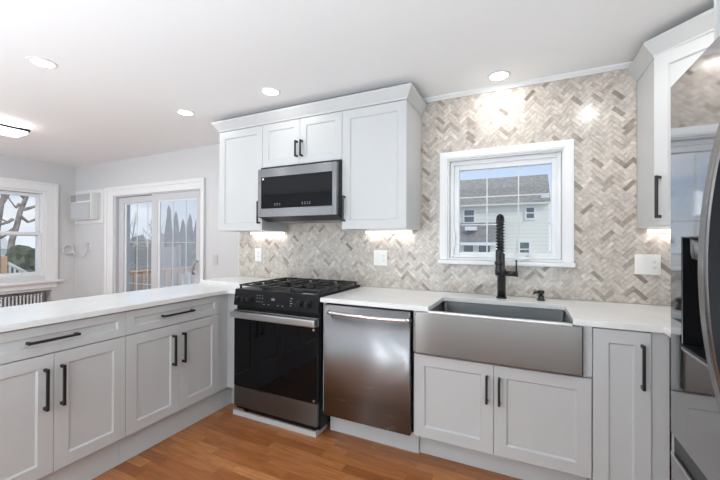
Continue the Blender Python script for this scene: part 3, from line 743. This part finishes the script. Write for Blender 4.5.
b = bm_new(); tube(b, [(FX, FY, 1.145), (HX, HY, 1.145)], .009, 10); lathe(b, [(.024, 1.135), (.024, 1.155)], HX, HY); obj('docking_arm', b, M['black'], t)
b = bm_new(); cyl(b, (FX+.02, FY, 1.075), (FX+.085, FY-.01, 1.075), .0165); cyl(b, (FX+.085, FY-.01, 1.075), (FX+.095, FY-.012, 1.075), .0195); tube(b, [(FX+.088, FY-.012, 1.06), (FX+.088, FY-.014, 1.165)], .005, 10); obj('lever', b, M['black'], t)
# ---- soap dispenser
t = thing('soap_dispenser', 'small black soap pump right of the faucet', 'soap dispenser', (2.05, -.122, .9142))
b = bm_new(); lathe(b, [(.024, .9145), (.024, .92), (.017, .923), (.017, .945)], 2.05, -.122); obj('collar', b, M['black'], t)
b = bm_new(); lathe(b, [(.012, .9452), (.012, .955), (.019, .957), (.019, .974), (.016, .977)], 2.05, -.122); tube(b, [(2.05, -.122, .966), (2.015, -.15, .966), (2.008, -.156, .956)], .006, 8); obj('pump', b, M['black'], t)

# ================================================================== MICROWAVE
MX0, MX1, MYF = .036, .752, -.415
t = thing('microwave', 'stainless over-the-range microwave with black glass door', 'microwave', (.4, -.2, 1.45))
b = bm_new(); box(b, MX0-.009, MX1+.007, -.372, -.008, 1.462, 1.868, .002); obj('body', b, M['black'], t)
b = bm_new(); ring_frame(b, MX0, MX1, 1.468, 1.846, .034, .034, .066, .066, MYF, -.3725, .003); md = obj('door', b, M['steel'], t)
b = bm_new(); box(b, MX0+.0345, MX1-.0345, MYF+.004, -.374, 1.5345, 1.7795); obj('window', b, M['blackgloss'], md, label='black glass window')
b = bm_new()
for i in range(7):
    for k in (0, 1): box(b, .20+.022*i+(.19 if i > 2 else 0), .209+.022*i+(.19 if i > 2 else 0), MYF+.003, MYF+.0045, 1.555+.012*k, 1.559+.012*k)
obj('touch_marks', b, M['greyplastic'], md)
b = bm_new(); cyl(b, (.088, MYF+.0038, 1.766), (.088, MYF+.001, 1.766), .008); obj('badge', b, M['chrome'], md)
b = bm_new(); extrude_x(b, [(MYF+.012, 1.4675), (-.30, 1.437), (-.008, 1.437), (-.008, 1.4615), (MYF+.012, 1.4675)][:4], MX0, MX1); obj('underside', b, M['blackpanel'], t)
for x0_, x1_ in ((.10, .33), (.45, .68)): q = bm_new(); box(q, x0_, x1_, -.24, -.07, 1.433, 1.4365); obj('vent_filter', q, M['greyplastic'], t)

# ================================================================== REFRIGERATOR
FXF = 2.384; FY0, FY1 = -2.04, -1.1285; SEAM = -1.5845
t = thing('refrigerator', 'dark stainless french door refrigerator at the right', 'refrigerator', (2.8, -1.58, 0))
b = bm_new(); box(b, FXF+.072, 3.15, FY0+.004, FY1-.004, .02, 1.755, .003); obj('body', b, M['greyplastic'], t)
DZ0, DZ1 = .672, 1.776
DYa, DYb, DSa, DSb = -1.428, -1.212, .965, 1.294
def boxF(bm, y0, y1, z0, z1, x0=FXF, x1=FXF+.07, bev=0): return box(bm, x0, x1, y0, y1, z0, z1, bev)
b = bm_new(); plate_with_holes(b, SEAM+.002, FY1, DZ0, DZ1, [(DYa, DYb, DSa, DSb)], lambda bm, p, q_, r, s: boxF(bm, p, q_, r, s))
ld = obj('door', b, M['steeldark'], t)
b = bm_new(); boxF(b, DYa-.0, DYb, DSa, DSb, FXF+.06, FXF+.069)
box(b, FXF+.002, FXF+.06, DYb-.004, DYb, DSa, DSb); box(b, FXF+.002, FXF+.06, DYa, DYa+.004, DSa, DSb); box(b, FXF+.002, FXF+.06, DYa+.004, DYb-.004, DSb-.004, DSb)
dp = obj('dispenser', b, M['blackpanel'], ld, label='black water dispenser recess')
b = bm_new(); box(b, FXF-.001, FXF+.06, DYa+.004, DYb-.004, DSa, DSa+.008); obj('drip_tray', b, M['black'], dp)
b = bm_new(); box(b, FXF-.0015, FXF+.001, DYa, DYb, DSa-.006, DSa, .0005); obj('lip', b, M['chrome'], dp)
b = bm_new(); lathe(b, [(.015, 1.225), (.024, 1.232), (.027, 1.25), (.028, 1.289)], FXF+.032, -1.262, 16); obj('nozzle', b, M['steel'], dp)
b = bm_new(); boxF(b, FY0, SEAM-.002, DZ0, DZ1, bev=.004); rd = obj('door', b, M['steeldark'], t)
M['handlefront'] = mat('handle_front', (.30, .30, .30), .25, 1)
def arc_handle(y):
    q = bm_new(); w, d = .05, .026; secs = []
    prof = [(.80, 0.0), (.812, .006)] + [(.82+.80*i/24, .058-.34*(.82+.80*i/24-1.22)**2) for i in range(25)] + [(1.628, .006), (1.64, 0.0)]
    for z, off in prof:
        x = FXF-off; xb = min(x+d, FXF-.0005)
        secs.append([q.verts.new(c) for c in ((x, y, z), (x, y-w, z), (max(xb, x+.0004), y-w, z), (max(xb, x+.0004), y, z))])
    for A, B_ in zip(secs, secs[1:]):
        for k in range(4):
            f = q.faces.new((A[k], A[(k+1) % 4], B_[(k+1) % 4], B_[k])); f.material_index = 1 if k == 0 else 0
            f.smooth = k == 0
    q.faces.new(secs[0][::-1]); q.faces.new(secs[-1]); return q
for y_, dr in ((-1.494, ld), (-1.625, rd)):
    h_ = obj('handle', arc_handle(y_), M['black'], dr, label='bowed bar handle with steel front'); h_.data.materials.append(M['handlefront'])
# freezer drawer with a dark pull recess along its top
b = bm_new(); box(b, FXF, FXF+.07, FY0, FY1, .06, .606, .003); fd = obj('drawer', b, M['steeldark'], t)
b = bm_new(); box(b, FXF+.008, FXF+.07, FY0+.001, FY1-.001, .6065, .6695); obj('pull_recess', b, M['black'], fd, label='black pull recess')
b = bm_new(); box(b, FXF-.003, FXF+.004, FY0+.001, FY1-.001, .6065, .6105, .001); obj('pull_lip', b, M['chrome'], fd)
for y in (FY0+.06, FY1-.06): q = bm_new(); cyl(q, (2.52, y, .001), (2.52, y, .025), .02); obj('foot', q, M['black'], t)

# ================================================================== WALL PLATES
def plate(name, label, x0, x1, z0, z1, y, kinds, cat, pm=None):
    pm = pm or M['plate']
    t = thing(name, label, cat, ((x0+x1)/2, y, (z0+z1)/2))
    b = bm_new(); box(b, x0, x1, y-.006, y-.0005, z0, z1, .002); obj('cover_plate', b, pm, t)
    n = len(kinds); wgang = (x1-x0)/n
    for i, k in enumerate(kinds):
        cx_ = x0+wgang*(i+.5); cz_ = (z0+z1)/2; hw = min(.017, wgang*.32)
        b = bm_new(); box(b, cx_-hw, cx_+hw, y-.009, y-.0062, cz_-.033, cz_+.033, .001); o_ = obj('rocker' if k == 'r' else 'socket', b, pm, t)
        if k == 'o':
            b = bm_new()
            for dz in (-.017, .017):
                for dx in (-.006, .006): box(b, cx_+dx-.001, cx_+dx+.001, y-.0095, y-.0088, cz_+dz-.003, cz_+dz+.005)
                cyl(b, (cx_, y-.0088, cz_+dz-.009), (cx_, y-.0095, cz_+dz-.009), .002, 8)
            obj('slots', b, M['darkslot'], o_)
plate('outlet_plate', 'single white outlet plate on the mosaic left of the range', -.36, -.282, 1.088, 1.213, -.001, 'o', 'outlet')
plate('outlet_plate', 'white double plate on the mosaic under the wide wall cabinet', .866, .982, 1.088, 1.21, -.001, 'ro', 'outlet')
plate('outlet_plate', 'white double plate with switch and outlet beside the refrigerator', 2.546, 2.668, 1.09, 1.209, -.001, 'ro', 'outlet')
plate('switch_plate', 'small white switch plate on the grey wall by the sliding door', -1.165, -1.095, 1.01, 1.125, YD, 'r', 'light switch', M['greyvinyl'])

# ================================================================== LAMPS
def area(name, loc, size, power, col, shape='DISK', sy=None, rot=(0, 0, 0), parent=None, spread=180):
    l = bpy.data.lights.new(name, 'AREA'); l.shape = shape; l.size = size
    if sy: l.size_y = sy
    l.energy = power; l.color = col; l.spread = math.radians(spread)
    o_ = bpy.data.objects.new(name, l); COL.objects.link(o_); o_.location = loc; o_.rotation_euler = rot
    if parent: o_.parent = parent
    return o_
def downlight(x, y, label, gain=1):
    t = thing('recessed_light', label, 'ceiling light', (x, y, CEIL), local=True, group='recessed ceiling lights')
    b = bm_new(); n = 28
    rg = [[b.verts.new((r*math.cos(2*math.pi*k/n), r*math.sin(2*math.pi*k/n), z)) for k in range(n)] for r, z in ((.072, -.0005), (.070, -.004), (.056, -.006), (.055, -.0005))]
    for A, B_ in zip(rg, rg[1:]):
        for k in range(n): b.faces.new((A[k], A[(k+1) % n], B_[(k+1) % n], B_[k]))
    obj('trim_ring', b, M['plastic'], t)
    b = bm_new(); lathe(b, [(.0545, -.0005), (.0545, -.004)], 0, 0, 28); obj('lens', b, M['lens'], t)
    area('lamp', (0, 0, -.008),   .10, LAMP_W*gain, (1, .985, .965), parent=t)
downlight(.317, -.604, 'recessed ceiling light in front of the microwave cabinet')
downlight(1.807, -.170, 'recessed ceiling light over the sink window', 2.6)
downlight(-.594, -.58, 'recessed ceiling light left of the narrow wall cabinet')
downlight(-.661, -1.503, 'recessed ceiling light over the peninsula at the upper left')
downlight(2.43, -.80, 'recessed ceiling light at the top edge near the corner cabinet', 6)
# under-cabinet strips
def strip(x0, x1, y, z, label, rotz=0):
    t = thing('under_cabinet_light', label, 'under-cabinet light', ((x0+x1)/2, y, z), group='under-cabinet lights')
    b = bm_new(); box(b, x0, x1, y-.013, y+.013, z-.006, z-.0005, .001); obj('housing', b, M['plastic'], t)
    b = bm_new(); box(b, x0+.003, x1-.003, y-.010, y+.010, z-.024, z-.0062, .002); obj('diffuser', b, M['strip'], t)
    l = area('strip_lamp', (0, 0, -.026), x1-x0, .40*(x1-x0)/.4, (1, .97, .93), 'RECTANGLE', .02, parent=t)
strip(-.39, -.0, -.03, UZ0, 'glowing light strip under the narrow wall cabinet')
strip(.805, 1.19, -.03, UZ0, 'glowing light strip under the wide wall cabinet')
strip(2.60, 2.95, -.03, UZ0-.005, 'glowing light strip under the diagonal corner cabinet')
# dining ceiling lamp
t = thing('ceiling_lamp', 'slim black framed rectangular ceiling lamp in the dining area', 'ceiling light', (-2.33, -1.4, CEIL))
b = bm_new(); z0, z1 = 2.284, 2.305
box(b, -2.215, -2.20, -1.85, -.965, z0, z1); box(b, -2.46, -2.445, -1.85, -.965, z0, z1); box(b, -2.445, -2.215, -.98, -.965, z0, z1); box(b, -2.445, -2.215, -1.85, -1.835, z0, z1)
obj('frame', b, M['black'], t)
b = bm_new(); box(b, -2.45, -2.212, -1.84, -.978, 2.262, 2.2838); obj('diffuser', b, M['led'], t)
b = bm_new(); box(b, -2.40, -2.26, -1.6, -1.2, 2.2842, CEIL-.001); obj('canopy', b, M['plastic'], t)
area('lamp', (0, 0, 2.260-CEIL), .22, 14, (1, .98, .95), 'RECTANGLE', .84, parent=t)
area('uplight', (0, 0.0, 2.308-CEIL), .23, 3.0, (1, .98, .95), 'RECTANGLE', .86, rot=(math.pi, 0, 0), parent=t)

# ================================================================== DINING ROOM ITEMS
t = thing('air_conditioner', 'white through-wall air conditioner beside the sliding door', 'air conditioner', (-3.55, YD, 1.5))
b = bm_new(); ring_frame(b, -3.90, -3.21, 1.515, 1.985, .05, .05, .05, .05, YD-.022, YD-.001, .004); obj('surround', b, M['trim'], t)
AX0, AX1, AY = -3.845, -3.345, .115
b = bm_new(); box(b, AX0, AX1, AY, YD-.001, 1.568, 1.932, .01); obj('case', b, M['plastic'], t)
b = bm_new(); box(b, AX0+.02, AX1-.015, AY-.012, AY-.0005, 1.582, 1.80, .006); g_ = obj('intake_grille', b, mat('intake_grey', (.55, .555, .56), .5), t)
b = bm_new()
for i in range(10): z = 1.60+.018*i; box(b, AX0+.045, AX1-.04, AY-.0135, AY-.0125, z, z+.007)
obj('louvres', b, M['greyvinyl'], g_)
b = bm_new(); box(b, AX0+.17, AX1-.02, AY-.006, AY-.0005, 1.825, 1.915, .003); obj('air_outlet', b, mat('vent_grey', (.45, .46, .48), .5), t)
b = bm_new(); box(b, AX0+.02, AX0+.15, AY-.006, AY-.0005, 1.815, 1.915, .003); obj('controls', b, M['greyplastic'], t)
# outlet with plug, and the coiled cord
t = thing('outlet_plate', 'outlet with a white plug on the grey wall under the air conditioner', 'outlet', (-3.57, YD, 1.2))
b = bm_new(); box(b, -3.605, -3.535, YD-.006, YD-.0005, 1.15, 1.265, .002); obj('cover_plate', b, M['plastic'], t)
b = bm_new(); box(b, -3.60, -3.555, YD-.05, YD-.0065, 1.19, 1.255, .005); obj('plug', b, M['greyvinyl'], t)
b = bm_new(); pts = []
for i in range(90):
    a = 2*math.pi*i/30; rr_ = .062+.005*math.sin(i*1.3); pts.append((XL+.018+.004*(i // 30), .125+rr_*math.cos(a), 1.15+rr_*1.05*math.sin(a)))
pts += [(XL+.05, .18, 1.10), (-3.80, .19, 1.07), (-3.68, .195, 1.04), (-3.60, .195, 1.12), (-3.58, .19, 1.186)]
tube(b, pts, .006, 6)
tag(obj('power_cord', b, M['cord'], loc=(XL+.02, .09, 1.05)), 'white coiled power cord hanging in the corner under the air conditioner', 'cord')
# radiator
t = thing('radiator', 'white cast iron radiator recessed under the left window', 'radiator', (XL-.1, -.75, .06))
for i in range(24):
    y = -.15-.0365*i; q = bm_new()
    for dx in (-.14, -.035): tube(q, [(XL+dx, y, .10), (XL+dx, y, .535)], .0095, 8)
    box(q, XL-.155, XL-.02, y-.0095, y+.0095, .535, .56, .006); box(q, XL-.155, XL-.02, y-.0095, y+.0095, .10, .125, .006)
    if i in (0, 23):
        for dx in (-.14, -.035): box(q, XL+dx-.012, XL+dx+.012, y-.012, y+.012, .061, .105)
    obj('section', q, M['radiator'], t)
b = bm_new(); cyl(b, (XL-.09, -.15+.02, .14), (XL-.09, -.15-.0365*23-.02, .14), .010); obj('manifold', b, M['radiator'], t)

# ================================================================== OUTDOORS
GZ = -.9
b = bm_new(); box(b, -80, 80, .45, 90, GZ-.2, GZ); box(b, -80, XL-.32, -60, .45, GZ-.2, GZ); box(b, XL-.32, 80, -60, YB-.25, GZ-.2, GZ)
struct('ground', b, M['snow'], label='pale winter ground outdoors')
def ray_at(px, py, axis, val):
    d = _r*((px-360)/FPX) - _u*((py-240)/FPX) + _fw; i = 'XYZ'.index(axis); k = (val - (CX, CY, CZ)[i])/d[i]
    return Vector((CX, CY, CZ)) + d*k
# neighbour's house (real size, 26 m away)
HY_ = 26.0
def H(px, py): p = ray_at(px, py, 'Y', HY_); return p.x, p.z
t = thing('house', "neighbour's pale sided house with grey roof beyond the sink window", 'house', (1.5, HY_+3, GZ))
xl, _z = H(430, 200); xr, _z = H(549, 200); _x, ze = H(505, 203.6); _x, zr = H(505, 178.2)
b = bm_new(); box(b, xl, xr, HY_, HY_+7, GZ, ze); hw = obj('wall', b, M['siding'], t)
b = bm_new(); rise = (zr-ze)*1.35; k = 3.2
extrude_x(b, [(HY_-.25, ze), (HY_+7.2, ze), (HY_+3.5, ze+rise)], xl-.3, xr+.1); obj('roof', b, M['shingle'], t)
b = bm_new(); box(b, xl-.3, xr+.12, HY_-.36, HY_-.26, ze-.14, ze-.02); obj('gutter', b, M['siding'], t)
def hwin(p0, p1):
    x0_, z1_ = H(*p0); x1_, z0_ = H(*p1)
    q = bm_new(); ring_frame(q, x0_-.12, x1_+.12, z0_-.12, z1_+.12, .12, .12, .12, .12, HY_-.08, HY_-.001, 0); box(q, x0_, x1_, HY_-.06, HY_-.02, (z0_+z1_)/2-.04, (z0_+z1_)/2+.04)
    f = obj('window', q, M['trim'], t); q = bm_new(); box(q, x0_, x1_, HY_-.02, HY_-.001, z0_, z1_); obj('pane', q, M['darkpane'], f)
hwin((464.5, 210.5), (474, 222)); hwin((526.5, 208), (534, 218)); hwin((520, 242.5), (529, 256))
b = bm_new(); lx, lz = H(545, 197); box(b, lx-.25, lx+.25, HY_-.5, HY_-.37, lz-.1, lz+.1); obj('floodlight', b, M['plastic'], t)
# garage in front of it
GY = 20.0
def G(px, py): p = ray_at(px, py, 'Y', GY); return p.x, p.z
x0_, z1_ = G(430, 226); x1_, z0_ = G(496, 243.5)
t = thing('garage', 'low garage with brown roof in front of the pale house', 'garage', (x0_, GY+2, GZ))
b = bm_new(); box(b, x0_, x1_, GY, GY+5, GZ, z0_); obj('wall', b, M['siding'], t)
b = bm_new(); extrude_x(b, [(GY-.3, z0_), (GY+5.2, z0_), (GY+2.4, z0_+(z1_-z0_)*1.25)], x0_-.2, x1_+.1); obj('roof', b, M['brownshingle'], t)
b = bm_new(); box(b, x0_-.2, x1_+.12, GY-.42, GY-.31, z0_-.12, z0_+.06); obj('gutter', b, M['trim'], t)
va, vz = G(463.5, 229.5); vb, vz2 = G(474.5, 232.5)
b = bm_new(); yy = GY+.9; box(b, va, vb, GY+.55, GY+1.25, vz2+.16, vz+.20); obj('skylight', b, M['trim'], t)
for pa, pb in ((464, 473), (479, 490)):
    xa, za = G(pa, 245.5); xb, _ = G(pb, 245.5); q = bm_new(); box(q, xa, xb, GY-.03, GY-.001, za-1.2, za); obj('window', q, M['darkpane'], t)

# deck and railing beyond the sliding door
DKZ = -.36
b = bm_new(); box(b, -6.1, -.9, .43, 6.2, DKZ-.12, DKZ); 
tag(obj('deck', b, M['cedar'], loc=(-3.5, 3, DKZ)), 'wooden deck outside the sliding door', 'deck')
RXX = -6.0
t = thing('deck_railing', 'brown wooden deck railing seen through the sliding door', 'railing', (RXX, 3.2, DKZ))
b = bm_new(); box(b, RXX-.07, RXX+.07, .6, 6.1, .57, .61); obj('top_rail', b, M['cedar'], t)
b = bm_new(); box(b, RXX-.02, RXX+.02, .6, 6.1, .47, .565); box(b, RXX-.02, RXX+.02, .6, 6.1, -.28, -.20); obj('rail', b, M['cedar'], t)
for i in range(30):
    y = .66+.186*i; q = bm_new(); box(q, RXX+.021, RXX+.06, y-.03, y+.03, -.28, .56); obj('baluster', q, M['cedar'], t)
for y in (.6, 6.15): q = bm_new(); box(q, RXX-.05, RXX+.05, y-.05, y+.05, DKZ+.001, .72); obj('post', q, M['cedar'], t)
# stair post and sloped rail in the left window
pp = ray_at(4, 256, 'X', -6.3); PXX, PYY, PZZ = -6.3, pp.y, pp.z
b = bm_new(); box(b, PXX-.035, PXX+.035, PYY-.035, PYY+.035, GZ+.001, PZZ, .01)
tag(obj('stair_post', b, M['cedarpost'], loc=(PXX, PYY, GZ)), 'orange wooden post outside the left window', 'post')
a0 = ray_at(7.5, 263, 'X', -6.35); a1 = ray_at(40, 280, 'X', -6.35)
t = thing('stair_railing', 'grey stair railing sloping down outside the left window', 'railing', (-6.35, PYY+.6, GZ))
M['greyrail'] = mat('grey_rail', (.62, .60, .57), .7)
q = bm_new(); tube(q, [a0, a1], .03, 6); obj('hand_rail', q, M['greyrail'], t)
q = bm_new(); dz = Vector((0, 0, -.45)); tube(q, [a0+dz, a1+dz], .025, 6); obj('lower_rail', q, M['greyrail'], t)
for i in range(7):
    p = a0.lerp(a1, (i+.5)/7); q = bm_new(); tube(q, [p, p+dz], .018, 6); obj('baluster', q, M['greyrail'], t)

# bare trees
def grow(bm, p, d, L, r, depth, rnd, spread=.55, n=6):
    p = Vector(p); d = Vector(d).normalized(); pts = [p.copy()]; rs = [r]; q = p.copy()
    steps = 5
    for i in range(steps):
        d = (d + Vector((rnd.uniform(-1, 1), rnd.uniform(-1, 1), rnd.uniform(-.5, .9)))*.13).normalized(); q = q + d*L/steps
        pts.append(q.copy()); rs.append(r*(1-.45*(i+1)/steps))
        if depth > 0 and i >= 1 and rnd.random() < .75:
            dd_ = (d + Vector((rnd.uniform(-1, 1), rnd.uniform(-1, 1), rnd.uniform(-.2, .9)))*spread*1.5).normalized()
            grow(bm, q, dd_, L*rnd.uniform(.5, .75), rs[-1]*.62, depth-1, rnd, spread, max(4, n-1))
    tube(bm, pts, rs, n)
    if depth > 0: grow(bm, q, (d + Vector((rnd.uniform(-1, 1), rnd.uniform(-1, 1), .3))*.35), L*.7, rs[-1], depth-1, rnd, spread, max(4, n-1))
# big maple outside the left window (trunk traced at its own distance)
TX = -12.0
def TT(px, py, dx=0): v = ray_at(px, py, 'X', TX+dx); return v
b = bm_new(); rnd = random.Random(3)
base = TT(10, 262); base.z = GZ
tube(b, [base, TT(10, 255), TT(12, 240), TT(17, 225), TT(20, 212), TT(25, 200), TT(29, 190), TT(33, 172), TT(36, 150)], [.09, .085, .08, .072, .066, .062, .058, .04, .02], 10)
tube(b, [TT(16, 228), TT(8, 233), TT(-4, 240), TT(-30, 246)], [.06, .055, .045, .03], 8)
tube(b, [TT(20, 216), TT(28, 222), TT(34, 220), TT(41, 217), TT(55, 214)], [.05, .042, .037, .03, .02], 8)
tube(b, [TT(22, 210), TT(30, 208), TT(36, 206), TT(46, 198)], [.05, .045, .035, .02], 7)
tube(b, [TT(22, 206), TT(19, 204), TT(16, 208)], [.055, .045, .03], 7)
tube(b, [TT(13, 219), TT(8, 222), TT(2, 224), TT(-10, 225)], [.05, .045, .035, .02], 7)
tube(b, [TT(26, 196), TT(33, 192), TT(42, 188), TT(60, 180)], [.04, .035, .03, .015], 7)
tube(b, [TT(25, 199), TT(17, 190), TT(8, 175), TT(0, 160)], [.05, .045, .035, .02], 7)
for (px, py, dx_, dy_) in ((-2, 205, .5, .9), (30, 208, .8, .2), (41, 217, 1, .1), (8, 222, -.8, .2), (36, 165, .3, 1), (0, 165, -.3, 1), (16, 208, -.5, .4), (48, 186, .8, .5)):
    p = TT(px, py); grow(b, p, Vector((0, dx_*.6, dy_)), 1.1, .02, 2, rnd)
tag(obj('bare_tree', b, M['bark'], loc=tuple(base)), 'big bare tree with thick forked limbs outside the left window', 'tree')
# second bare trunk at the very edge of that window
b = bm_new(); base = TT(-3, 262, -2); base.z = GZ
tube(b, [base, TT(-3, 230, -2), TT(0, 212, -2), TT(3, 200, -2), TT(1, 186, -2)], [.1, .085, .08, .05, .03], 8)
tube(b, [TT(1, 206, -2), TT(7, 197, -2), TT(11, 192, -2), TT(16, 180, -2)], [.05, .04, .03, .015], 6)
grow(b, TT(2, 203, -2), (0, .2, 1), 1.8, .05, 3, rnd)
tag(obj('bare_tree', b, M['bark'], loc=tuple(base)), 'bare tree cut by the left edge of the left window', 'tree')
def blob(bm, c, r, rnd, sq=(1, 1, 1), sub=3, amp=.25):
    r_ = bmesh.ops.create_icosphere(bm, subdivisions=sub, radius=1)
    for v in r_['verts']:
        s = 1+rnd.uniform(-amp, amp); v.co = Vector((c[0]+v.co.x*r*sq[0]*s, c[1]+v.co.y*r*sq[1]*s, c[2]+v.co.z*r*sq[2]*s))
for i, (px, py, rad, lab) in enumerate(((15, 262, .75, 'dark evergreen bush at left outside the left window'), (23, 258, .9, 'tall dark evergreen bush in the middle outside the left window'), (33, 262, .95, 'wide dark evergreen bush at right outside the left window'))):
    c = ray_at(px, py, 'X', -8.0-1.1*i); b = bm_new(); rnd = random.Random(20+i)
    blob(b, (c.x, c.y, c.z-.35), rad*.40*(1+.05*i), rnd, (1, 1, 1.5)); blob(b, (c.x, c.y+.1, c.z-.95), rad*.5*(1+.05*i), rnd, (1, 1, 1.3))
    tag(obj('evergreen_bush', b, M['evergreen'], loc=(c.x, c.y, GZ)), lab, 'bush', 'evergreen bushes outside the left window')
# far house beyond the left window
hp0 = ray_at(19, 249, 'X', -34); hp1 = ray_at(37, 246, 'X', -34)
t = thing('house', 'distant pale house with snowy roof seen through the left window', 'house', (-36, (hp0.y+hp1.y)/2, GZ))
b = bm_new(); box(b, -38, -34, hp0.y, hp1.y+3, GZ, hp0.z); obj('wall', b, M['siding'], t)
b = bm_new(); extrude_y(b, [(-33.6, hp0.z), (-38.4, hp0.z), (-36, hp0.z+1.3)], hp0.y-.4, hp1.y+3.4); obj('roof', b, mat('pale_roof', (.82, .79, .74), .9, noise=.08), t)
# fence, conifers and winter trees behind the sliding door
fy0 = ray_at(120, 240, 'X', -11)
t = thing('board_fence', 'weathered grey horizontal board fence behind the deck', 'fence', (-11, 6, GZ))
b = bm_new(); box(b, -11.06, -11, 2.2, 7.3, GZ, 1.05); obj('boards', b, M['fencewood'], t)
for y in (2.3, 3.9, 5.5, 7.2): q = bm_new(); box(q, -10.999, -10.9, y-.06, y+.06, GZ, 1.12); obj('post', q, M['fencewood'], t)
for i, (px, top, lab) in enumerate(((169, 205, 'first pointed conifer from the middle stile behind the hazy door panel'), (176, 211, 'second pointed conifer from the middle stile behind the hazy door panel'), (183, 219, 'third pointed conifer from the middle stile behind the hazy door panel'), (190, 214, 'fourth pointed conifer from the middle stile behind the hazy door panel'), (197, 218, 'pointed conifer nearest the handle behind the hazy door panel'))):
    c = ray_at(px, top, 'Y', 10.2+1.7*i); b = bm_new(); rnd = random.Random(50+i)
    n = 14; prof = []
    hgt = c.z-GZ
    rings = []
    for j in range(16):
        f = j/15; z = GZ+hgt*f; r = .30*(1+.14*i)*(1-f)**.6*(1 if f > .05 else .5) + .015
        rings.append([b.verts.new((c.x+r*(1+rnd.uniform(-.25, .25))*math.cos(2*math.pi*k/n), c.y+r*(1+rnd.uniform(-.25, .25))*math.sin(2*math.pi*k/n), z)) for k in range(n)])
    for A, B_ in zip(rings, rings[1:]):
        for k in range(n): b.faces.new((A[k], A[(k+1) % n], B_[(k+1) % n], B_[k]))
    b.faces.new(rings[0][::-1]); b.faces.new(rings[-1])
    tag(obj('conifer_tree', b, M['conifer'], loc=(c.x, c.y, GZ)), lab, 'tree', 'conifers behind the sliding door')
for i, (px, X_, s_, lab) in enumerate(((140, -13.8, 5, 'bare winter tree above the fence behind the clear door panel'), (130, -21, 11, 'smaller bare tree behind the fence near the door frame'))):
    c = ray_at(px, 240, 'X', X_); b = bm_new(); grow(b, (c.x, c.y, GZ), (0, 0, 1), 1.25 if i == 0 else 1.5, .09, 4, random.Random(s_), .6)
    tag(obj('bare_tree', b, M['bark'], loc=(c.x, c.y, GZ)), lab, 'tree')
c = ray_at(135, 232, 'X', -24)
b = bm_new(); rnd = random.Random(77)
for k in range(26):
    y = c.y-2.5+11*rnd.random(); blob(b, (-24+rnd.uniform(-1, 1), y, GZ+1.0), rnd.uniform(.8, 1.3), rnd, (1, 1, 1.2), 2, .3)
tag(obj('winter_hedge', b, mat('winter_brush', (.28, .27, .25), .95, noise=.4, nscale=3), loc=(-24, c.y, GZ)), 'grey brown winter hedge far behind the board fence', 'hedge')

# tidy helper properties
for o in bpy.data.objects:
    for k in ('_local', '_world'):
        if k in o: del o[k]
